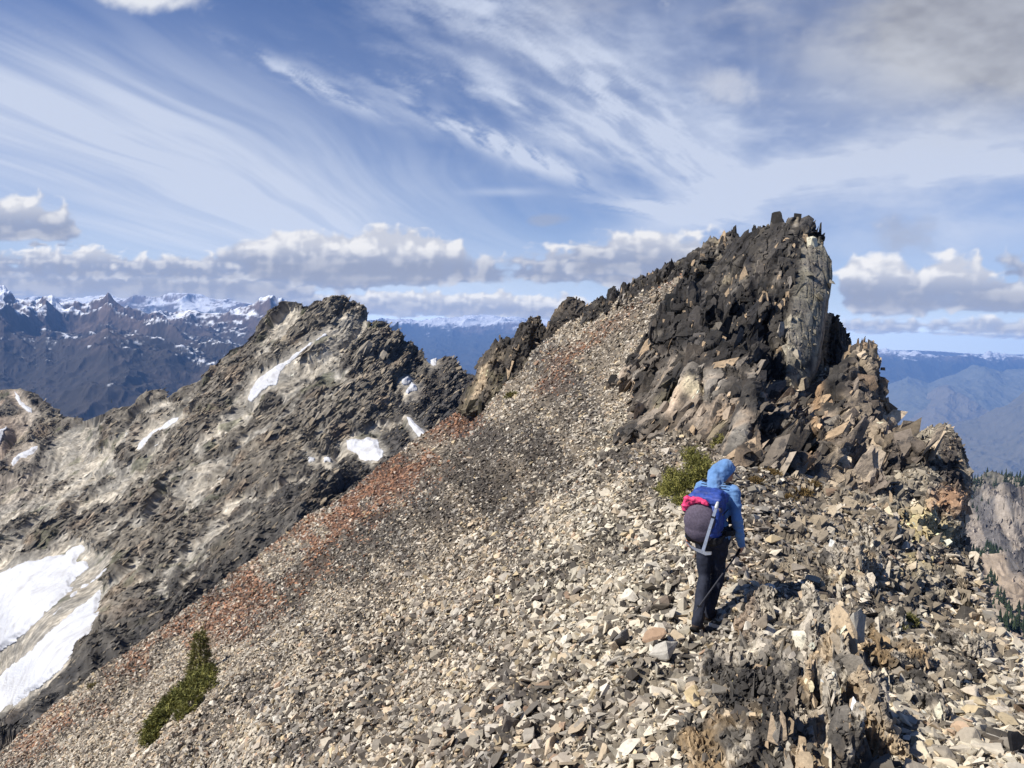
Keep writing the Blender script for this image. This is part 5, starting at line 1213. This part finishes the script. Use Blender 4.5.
    def face_cut(V):
        q = (V - HC) @ IH.T
        return (q[:, 1] > .052 + .25 * np.clip(q[:, 2], 0, 1)) & (np.abs(q[:, 0]) < .078) & (q[:, 2] > -.115) & (q[:, 2] < .085) & (((q[:, 0] / .082) ** 2 + ((q[:, 2] + .012) / .105) ** 2) < 1)
    def folds(V):
        q = V * np.array([7, 7, 16]); arm = sstep(.19, .25, np.abs(V[:, 0]))
        hood = sstep(1.40, 1.46, V[:, 2])
        return ridged(q, 3, 51) * .013 * (1 - .4 * hood) + fbm(V * 22, 3, 52) * .006 + arm * ridged(np.stack([V[:, 0] * 6 + V[:, 2] * 12, V[:, 1] * 8, V[:, 2] * 12], -1), 2, 53) * .013 - .008 + hood * ridged(V * np.array([9, 9, 9]), 2, 54) * .006
    o = soft_mesh('hooded_top', bm, .0085, TOP, p, 3, folds, face_cut)
    # cap brim under the hood
    bm = bmesh.new(); q = []
    for i in range(9):
        a = -1.25 + 2.5 * i / 8
        for zz in (0, .005):
            q.append(head_pt(math.sin(a) * .068, .070 + .018 * math.cos(a), .058 + zz)); q.append(head_pt(math.sin(a) * .074, .085 + .095 * math.cos(a) ** .7, .044 + zz))
    bm_hull([Vector(x) for x in q], bm)
    o = soft_mesh('cap_brim', bm, .004, simple_mat('cap_cloth', srgb(52, 58, 84), .8, .2, nscale=30, namt=.2), p, 1)
    # trousers
    bm = bmesh.new()
    limb(bm, ((-.085, 0, .95), .107), ((.085, .0, .95), .107)); limb(bm, ((-.08, -.02, .88), .112), ((.08, -.01, .88), .112))
    for hp, kn, an in ((hip_l, kn_l, an_l), (hip_r, kn_r, an_r)):
        kn, an, hp = map(np.array, (kn, an, hp))
        limb(bm, (hp + [0, -.01, -.03], .096), (hp * .5 + kn * .5, .080), (kn, .065), (kn * .55 + an * .45 + [0, -.02, 0], .064), (an + [0, -.012, .05], .055), (an + [0, -.012, .0], .056))
    def tf(V):
        lo = sstep(.9, .5, V[:, 2])
        return ridged(np.stack([V[:, 0] * 8 + V[:, 2] * 5, V[:, 1] * 8 - V[:, 2] * 3, V[:, 2] * 5 + V[:, 0] * 4], -1), 3, 61) * .016 + fbm(V * 14, 3, 62) * .008 - .008 + lo * ridged(V * np.array([5, 5, 11]), 2, 63) * .008
    soft_mesh('trousers', bm, .0085, TROUS, p, 3, tf)
    # boots
    for an, pitch, lbl in ((an_l, R(-42), None), (an_r, R(-2), None)):
        M = Matrix.Translation(Vector(an) + Vector((0, 0, -.0))) @ Matrix.Rotation(pitch, 4, 'X') @ Matrix.Rotation(R(-10), 4, 'Z')
        bm = bmesh.new(); T = lambda x, y, z: np.array(M @ Vector((x, y, z)))
        limb(bm, (T(0, 0, .08), .052), (T(0, -.012, -.02), .05)); limb(bm, (T(0, -.02, -.035), .045), (T(0, .09, -.04), .045), (T(0, .165, -.052), .036)); limb(bm, (T(0, -.01, .0), .05), (T(0, .08, -.02), .046))
        b = soft_mesh('boot', bm, .0075, BOOT, p, 3, lambda V: fbm(V * 40, 3, 71) * .004)
        bm = bmesh.new(); q = []
        for y, w2 in ((-.07, .03), (-.05, .042), (.02, .036), (.10, .048), (.17, .042), (.205, .022)):
            for s in (-1, 1):
                for z in (-.098, -.072): q.append(T(s * w2, y, z))
        bm_hull([Vector(x) for x in q], bm)
        s_ = soft_mesh('sole', bm, .006, RUBBER, b, 1, lambda V: (np.sin(V[:, 1] * 260) * .003))
    return p
PERSON = build_person()
def thing_mesh(name, bm, mat, parent, voxel=None, sm=2, disp=None):
    if voxel: return soft_mesh(name, bm, voxel, mat, parent, sm, disp)
    me = bpy.data.meshes.new(name); bm.to_mesh(me); bm.free(); me.materials.append(mat)
    o = bpy.data.objects.new(name, me); COL.objects.link(o); o.parent = parent; return o
def build_gear():
    # backpack
    global PM
    PM = ROOT @ Matrix.Translation((0, -.10, 1.105)) @ Matrix.Diagonal((1.06, .94, .99, 1)) @ Matrix.Translation((0, .10, -1.13))
    bp = empty('backpack', (0, 0, 0)); bp.matrix_world = PM
    tag(bp, 'blue backpack with a bulging grey mesh pocket on the hiker\'s back', 'backpack')
    bm = bmesh.new()
    q = [(x * a, y, z) for z, a, y0, y1 in ((.92, .72, -.13, -.26), (.98, .92, -.12, -.31), (1.15, 1.0, -.11, -.325), (1.30, .95, -.08, -.29), (1.39, .80, -.05, -.22)) for x in (-.152, .152) for y in (y0, y1)]
    q += [(x, -.36, z) for x in (-.1, .1) for z in (1.0, 1.18)]
    bm_hull([Vector(x) for x in q], bm)
    wr = lambda V: ridged(V * np.array([8, 8, 11]), 3, 81) * .014 + fbm(V * 24, 3, 82) * .005 - .006
    soft_mesh('pack_body', bm, .009, BLUE_M, bp, 6, wr)
    bm = bmesh.new()
    q = [(x * a, y, z) for z, a, y0, y1 in ((1.30, .92, -.05, -.31), (1.36, .92, -.03, -.31), (1.415, .66, -.06, -.22)) for x in (-.158, .158) for y in (y0, y1)]
    bm_hull([Vector(x) for x in q], bm)
    soft_mesh('lid', bm, .009, BLUE_M, bp, 8, lambda V: ridged(V * np.array([12, 10, 16]), 3, 83) * .016 + fbm(V * 30, 3, 84) * .005)
    bm = bmesh.new()
    ell(bm, (-.02, -.30, 1.13), (.156, .112, .165)); ell(bm, (-.02, -.29, 1.04), (.145, .106, .125)); limb(bm, ((-.17, -.27, 1.21), .04), ((.12, -.27, 1.25), .04))
    soft_mesh('mesh_pocket', bm, .008, MESH_M, bp, 4, lambda V: ridged(np.stack([V[:, 0] * 13 + V[:, 2] * 6, V[:, 1] * 4, V[:, 2] * 4], -1), 2, 85) * .010)
    bm = bmesh.new(); bm_hull([Vector(x) for x in [(x * a, y, z) for z, a, y0, y1 in ((.875, .62, -.12, -.24), (.91, .85, -.11, -.31), (.985, .98, -.11, -.335)) for x in (-.165, .165) for y in (y0, y1)]], bm)
    soft_mesh('pack_base', bm, .008, BLACK_M, bp, 5, lambda V: fbm(V * 16, 3, 86) * .008)
    for s in (-1, 1):
        bm = bmesh.new()
        pts = [(s * .085, -.07, 1.40), (s * .105, .03, 1.475), (s * .115, .12, 1.435), (s * .118, .165, 1.33), (s * .135, .13, 1.18), (s * .165, .03, 1.06), (s * .17, -.11, 1.02)]
        for a, b in zip(pts[:-1], pts[1:]):
            bm_hull([Vector(x) for c in (a, b) for x in ((c[0] - .03, c[1] - .008, c[2]), (c[0] + .03, c[1] - .008, c[2]), (c[0] - .03, c[1] + .008, c[2] + .008), (c[0] + .03, c[1] + .008, c[2] + .008))], bm)
        soft_mesh('shoulder_strap', bm, .007, BLACK_M, bp, 2)
    bm = bmesh.new(); n = 18
    ring = [(math.sin(a) * .215, math.cos(a) * .16 - .03, 1.0 - .01 * math.cos(a)) for a in np.linspace(-2.3, 2.3, n)]
    for a, b in zip(ring[:-1], ring[1:]): bm_hull([Vector(x) for c in (a, b) for x in ((c[0], c[1], c[2] - .03), (c[0], c[1], c[2] + .03), (c[0] * 1.06, c[1] * 1.06, c[2] - .03), (c[0] * 1.06, c[1] * 1.06, c[2] + .03))], bm)
    soft_mesh('hip_belt', bm, .007, BLACK_M, bp, 2)
    for z, c in ((1.07, BLUE_M), (1.24, BLUE_M)):
        bm = bmesh.new(); bm_hull([Vector(x) for x in ((.166, -.10, z - .009), (.166, -.10, z + .009), (.170, -.30, z - .035), (.170, -.30, z - .017), (.178, -.10, z), (.182, -.30, z - .026))], bm)
        soft_mesh('side_strap', bm, .005, BLACK_M, bp, 1)
    # pink jacket stuffed under the lid
    bm = bmesh.new()
    for c, r, ro in (((-.165, -.30, 1.262), (.042, .042, .075), (.2, .4, 0)), ((-.13, -.315, 1.315), (.060, .042, .036), (0, .3, .3)), ((-.06, -.33, 1.335), (.066, .036, .030), (0, -.1, 0)), ((.01, -.325, 1.322), (.05, .03, .026), (.3, .3, 0))):
        ell(bm, c, r, ro)
    o = soft_mesh('jacket', bm, .0065, PINK_M, None, 2, lambda V: ridged(V * np.array([16, 16, 22]), 3, 88) * .022 + fbm(V * 36, 3, 89) * .007 - .008)
    o.matrix_world = PM; tag(o, 'crumpled bright pink jacket stuffed under the lid of the blue pack', 'jacket')
    # ice axe hanging head-down on the pack
    ax = empty('ice_axe', (0, 0, 0)); ax.matrix_world = PM; tag(ax, 'silver ice axe hanging head down from the back of the pack', 'ice axe')
    A, B = Vector((.135, -.375, 1.30)), Vector((.055, -.43, .87))
    bm = bmesh.new(); d = (B - A).normalized(); 
    sd_ = d.cross(Vector((0, 1, 0))).normalized()
    bm_hull([A + sd_ * a + Vector((0, b, 0)) for a in (-.013, .013) for b in (-.008, .008)] + [B + sd_ * a + Vector((0, b, 0)) for a in (-.014, .014) for b in (-.008, .008)], bm)
    thing_mesh('shaft', bm, STEEL, ax)
    bm = bmesh.new(); hd = B + d * .012
    arc = [hd + Vector((-.165, -.004, .075)), hd + Vector((-.12, 0, .036)), hd + Vector((-.06, 0, .010)), hd, hd + Vector((.03, 0, -.006)), hd + Vector((.078, 0, .004))]
    wd = [.003, .010, .014, .018, .016, .012]
    for i in range(5):
        bm_hull([arc[j] + Vector((0, y, z)) for j in (i, i + 1) for y in (-.005 - .012 * (j > 3), .005 + .012 * (j > 3)) for z in (-wd[j], wd[j])], bm)
    thing_mesh('axe_head', bm, STEEL, ax)
    bm = bmesh.new(); t0 = A - d * .0; bm_hull([Vector(x) for x in np.concatenate([sphere_pts(t0, .016), sphere_pts(t0 - d * .045, .013)])] , bm)
    thing_mesh('spike_cap', bm, simple_mat('pale_plastic', srgb(206, 206, 202), .5, .4), ax)
    bm = bmesh.new(); bm_hull([A + d * .09 + sd_ * a + Vector((0, b, 0)) + d * c for a in (-.018, .018) for b in (-.013, .02) for c in (0, .018)], bm)
    thing_mesh('holder_loop', bm, BLACK_M, ax)
    # trekking pole trailing from the right hand
    tp = empty('trekking_pole', (0, 0, 0)); tag(tp, 'thin dark trekking pole trailing behind from the right hand', 'trekking pole')
    tipg = Vector(P(695, 612, (ROOT @ Vector(GRIP)).y - .30))
    g0 = ROOT @ Vector(GRIP); top, tip = g0, tipg + Vector((0, 0, .0))
    dd = (tip - top).normalized()
    DARKP = simple_mat('pole_tube', srgb(52, 52, 58), .45, .4, nscale=20, namt=.2); 
    def tube(name, a, b, r0, r1, m):
        bm = bmesh.new(); bm_hull([Vector(x) for x in np.concatenate([sphere_pts(a, r0, 8), sphere_pts(b, r1, 8)])], bm); return thing_mesh(name, bm, m, tp)
    tube('grip', top - dd * .05, top + dd * .08, .017, .014, RUBBER)
    tube('shaft', top + dd * .08, tip - dd * .05, .0085, .007, DARKP); tube('tip', tip - dd * .05, tip, .005, .003, DARKP)
    bm = bmesh.new(); bm_hull([Vector(x) for x in sphere_pts(tip - dd * .07, (.022, .022, .006), 10)], bm); thing_mesh('basket', bm, RUBBER, tp)
build_gear()
# ------------------------------------------------------------------ plants
def leafmat(name, c0, c1, nscale=6):
    m, t, b = material(name); a = t.new('ShaderNodeAttribute', attribute_name='col').outputs['Color']
    t.l.new(a, b.inputs['Base Color']); b.inputs['Roughness'].default_value = .7; b.inputs['Specular IOR Level'].default_value = .2
    return m
LEAF = leafmat('needle_foliage', 0, 0)
def sprays(pos, dirs, L, wd, cols, name, parent, mat, g, n_need=9):
    """needle sprays: each a short twig bristling with narrow faces"""
    V, Fq, C, k = [], [], [], 0
    n = len(pos)
    for j in range(n_need):
        t = (j + .3) / n_need
        a = dirs + g.normal(0, .75, (n, 3)); a /= np.linalg.norm(a, axis=1, keepdims=True)
        s = np.cross(a, g.normal(0, 1, (n, 3))); s /= np.linalg.norm(s, axis=1, keepdims=True)
        base = pos + dirs * (L * t)[:, None]; ln = (L * g.uniform(.35, .7, n))[:, None]; w_ = (wd * g.uniform(.7, 1.3, n))[:, None]
        q = np.stack([base - s * w_ * .5, base + s * w_ * .5, base + a * ln + s * w_ * .15, base + a * ln - s * w_ * .15], 1)
        V.append(q.reshape(-1, 3)); Fq.append(np.arange(n * 4).reshape(-1, 4) + k); k += n * 4
        C.append(np.repeat(cols * g.uniform(.7, 1.35, (n, 1)), 4, 0))
    o = make_mesh(name, np.concatenate(V), np.concatenate(Fq), np.concatenate(C), False, mat)
    if parent: o.parent = parent
    return o
def stems(name, segs, parent):
    bm = bmesh.new()
    for a, b, r0, r1 in segs: bm_hull([Vector(x) for x in np.concatenate([sphere_pts(a, r0, 6), sphere_pts(b, r1, 6)])], bm)
    return thing_mesh(name, bm, BARK, parent)
def on_hill(px, py):
    h, n = hill_hit(px, py); return np.array(h)
def sprawling_fir():
    """krummholz lying down the slope with one upright leader"""
    g = np.random.default_rng(61)
    base = on_hill(196, 690); root = empty('dwarf_fir', base); tag(root, 'dark green dwarf fir sprawling down the scree with one upright spire', 'tree')
    pos, dirs, cols, segs = [], [], [], []
    def clump(px, py, rpx, h, n):
        c = on_hill(px, py); r = rpx * c[1] / FPX
        for _ in range(n):
            v = g.normal(0, 1, 3); v /= np.linalg.norm(v); v[2] = abs(v[2]) * .9 - .1; rr = g.uniform(.35, 1) ** .5
            p = c + v * np.array([r, r, h]) * rr * g.uniform(.75, 1.15); pos.append(p); d = v * .6 + np.array([0, 0, .35]) + g.normal(0, .3, 3); dirs.append(d / np.linalg.norm(d))
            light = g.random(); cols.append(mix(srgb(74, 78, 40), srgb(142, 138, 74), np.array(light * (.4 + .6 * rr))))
        segs.append((base - base, c + np.array([0, 0, h * .3]) - base, .05, .02))
    for px, py, rp, h, n in [(206, 682, 12, .55, 302), (198, 690, 15, .55, 403), (188, 700, 16, .55, 432), (178, 708, 15, .5, 403), (170, 717, 14, .5, 360), (162, 726, 13, .45, 302), (155, 735, 11, .4, 244), (151, 744, 8, .35, 144), (193, 706, 11, .4, 187), (211, 690, 7, .4, 108), (184, 720, 8, .3, 115)]:
        clump(px, py, rp, h, n)
    b2 = on_hill(200, 676); H = 46 * b2[1] / FPX
    for i in range(620):
        z = g.uniform(.02, 1) ** 1.15; a = g.uniform(0, 6.28); r = H * .24 * (1 - z) ** .8 * g.uniform(.3, 1.1) + .03
        p = b2 + np.array([math.cos(a) * r, math.sin(a) * r, z * H]); pos.append(p); d = np.array([math.cos(a), math.sin(a), .35]) + g.normal(0, .3, 3); dirs.append(d / np.linalg.norm(d))
        cols.append(mix(srgb(78, 80, 44), srgb(138, 130, 74), np.array(g.random() * .8)))
    segs.append((b2 - base - [0, 0, .1], b2 + [0, 0, H * .97] - base, .07, .015)); segs.append((np.zeros(3) - [0, 0, .05], b2 - base - [0, 0, .08], .05, .06))
    pos, dirs, cols = map(np.array, (pos, dirs, cols))
    sprays(pos - base, dirs, g.uniform(.10, .20, len(pos)), np.full(len(pos), .022), cols, 'crown', root, LEAF, g, 7)
    stems('trunk', segs, root)
sprawling_fir()
def bush(name, label, cat, clumps, c0, c1, L, wd, seed, per=1.0, up=.4, stem=True, group=None):
    g = np.random.default_rng(seed); base = on_hill(*clumps[0][:2]); root = empty(name, base); tag(root, label, cat, group)
    pos, dirs, cols, segs = [], [], [], []
    for px, py, rp, hp, n in clumps:
        c = on_hill(px, py); r = rp * c[1] / FPX; h = hp * c[1] / FPX
        for _ in range(int(n * per)):
            v = g.normal(0, 1, 3); v /= np.linalg.norm(v); v[2] = abs(v[2]); rr = g.uniform(.15, 1) ** .5
            p = c + v * np.array([r, r * .8, h]) * rr * g.uniform(.7, 1.15); pos.append(p); d = v * .6 + np.array([0, 0, up]) + g.normal(0, .35, 3); dirs.append(d / np.linalg.norm(d))
            cols.append(mix(c0, c1, np.array(g.random())))
        for _ in range(4):
            v = g.normal(0, 1, 3); v[2] = abs(v[2]); v /= np.linalg.norm(v); segs.append((c - base + [0, 0, -.02], c - base + v * np.array([r, r, h]) * .75, .012, .005))
    pos, dirs, cols = map(np.array, (pos, dirs, cols))
    sprays(pos - base, dirs, np.full(len(pos), L) * g.uniform(.6, 1.3, len(pos)), np.full(len(pos), wd), cols, 'foliage', root, LEAF, g, 8)
    if stem: stems('stem', segs, root)
GR0, GR1 = srgb(82, 84, 40), srgb(152, 146, 80)
bush('pine_shrub', 'spreading green pine shrub growing from the rubble right behind the hiker', 'shrub', [(690, 488, 16, 20, 330), (676, 496, 16, 16, 300), (664, 492, 9, 9, 110), (698, 470, 13, 16, 260), (706, 480, 11, 16, 200), (684, 506, 11, 10, 150), (690, 460, 8, 12, 120), (672, 482, 9, 12, 110)], GR0, GR1, .085, .011, 62)
bush('juniper', 'upright yellowish green shrub at the foot of the crag wall', 'shrub', [(716, 440, 8, 22, 150), (713, 425, 6, 16, 100), (719, 452, 8, 14, 120), (712, 412, 4, 10, 50)], srgb(84, 86, 42), srgb(140, 132, 70), .10, .014, 63)
BR0, BR1 = srgb(84, 68, 40), srgb(128, 106, 66)
bush('sedge_mat', 'upper brown mat of dry sedge on the rubble right of the hiker', 'plant mat', [(768, 474, 13, 4, 260), (782, 462, 10, 4, 180), (756, 483, 8, 4, 120)], BR0, BR1, .05, .008, 64, stem=False, group='brown sedge mats')
bush('sedge_mat', 'lower brown mat of dry sedge below the stepped outcrop', 'plant mat', [(800, 494, 13, 4, 260), (788, 500, 9, 4, 160), (812, 486, 8, 4, 120)], BR0, BR1, .05, .008, 65, stem=False, group='brown sedge mats')
bush('moss_tuft', 'round green tuft between upright plates on the right rubble', 'plant tuft', [(908, 622, 11, 6, 240), (900, 630, 8, 5, 140)], srgb(74, 76, 40), srgb(124, 118, 68), .035, .006, 66, stem=False)
bush('grass_tuft', 'yellow green tuft on the black lichen ledge', 'plant tuft', [(748, 690, 16, 4, 260), (776, 668, 8, 4, 120)], srgb(112, 110, 66), srgb(164, 154, 104), .035, .005, 67, stem=False)
bush('grass_tuft', 'small green tuft high on the scree under the dark pinnacles', 'plant tuft', [(512, 398, 6, 4, 90)], srgb(92, 92, 46), srgb(134, 126, 70), .25, .05, 68, stem=False)
bush('grass_tuft', 'green tuft low in the rubble near the bottom right', 'plant tuft', [(846, 752, 8, 5, 140)], srgb(80, 88, 42), srgb(126, 126, 66), .03, .005, 69, stem=False)
bush('grass_tuft', 'small dry tuft on the rusty stones above the dwarf fir', 'plant tuft', [(93, 688, 6, 4, 80)], srgb(86, 84, 46), srgb(128, 112, 66), .18, .03, 70, stem=False)
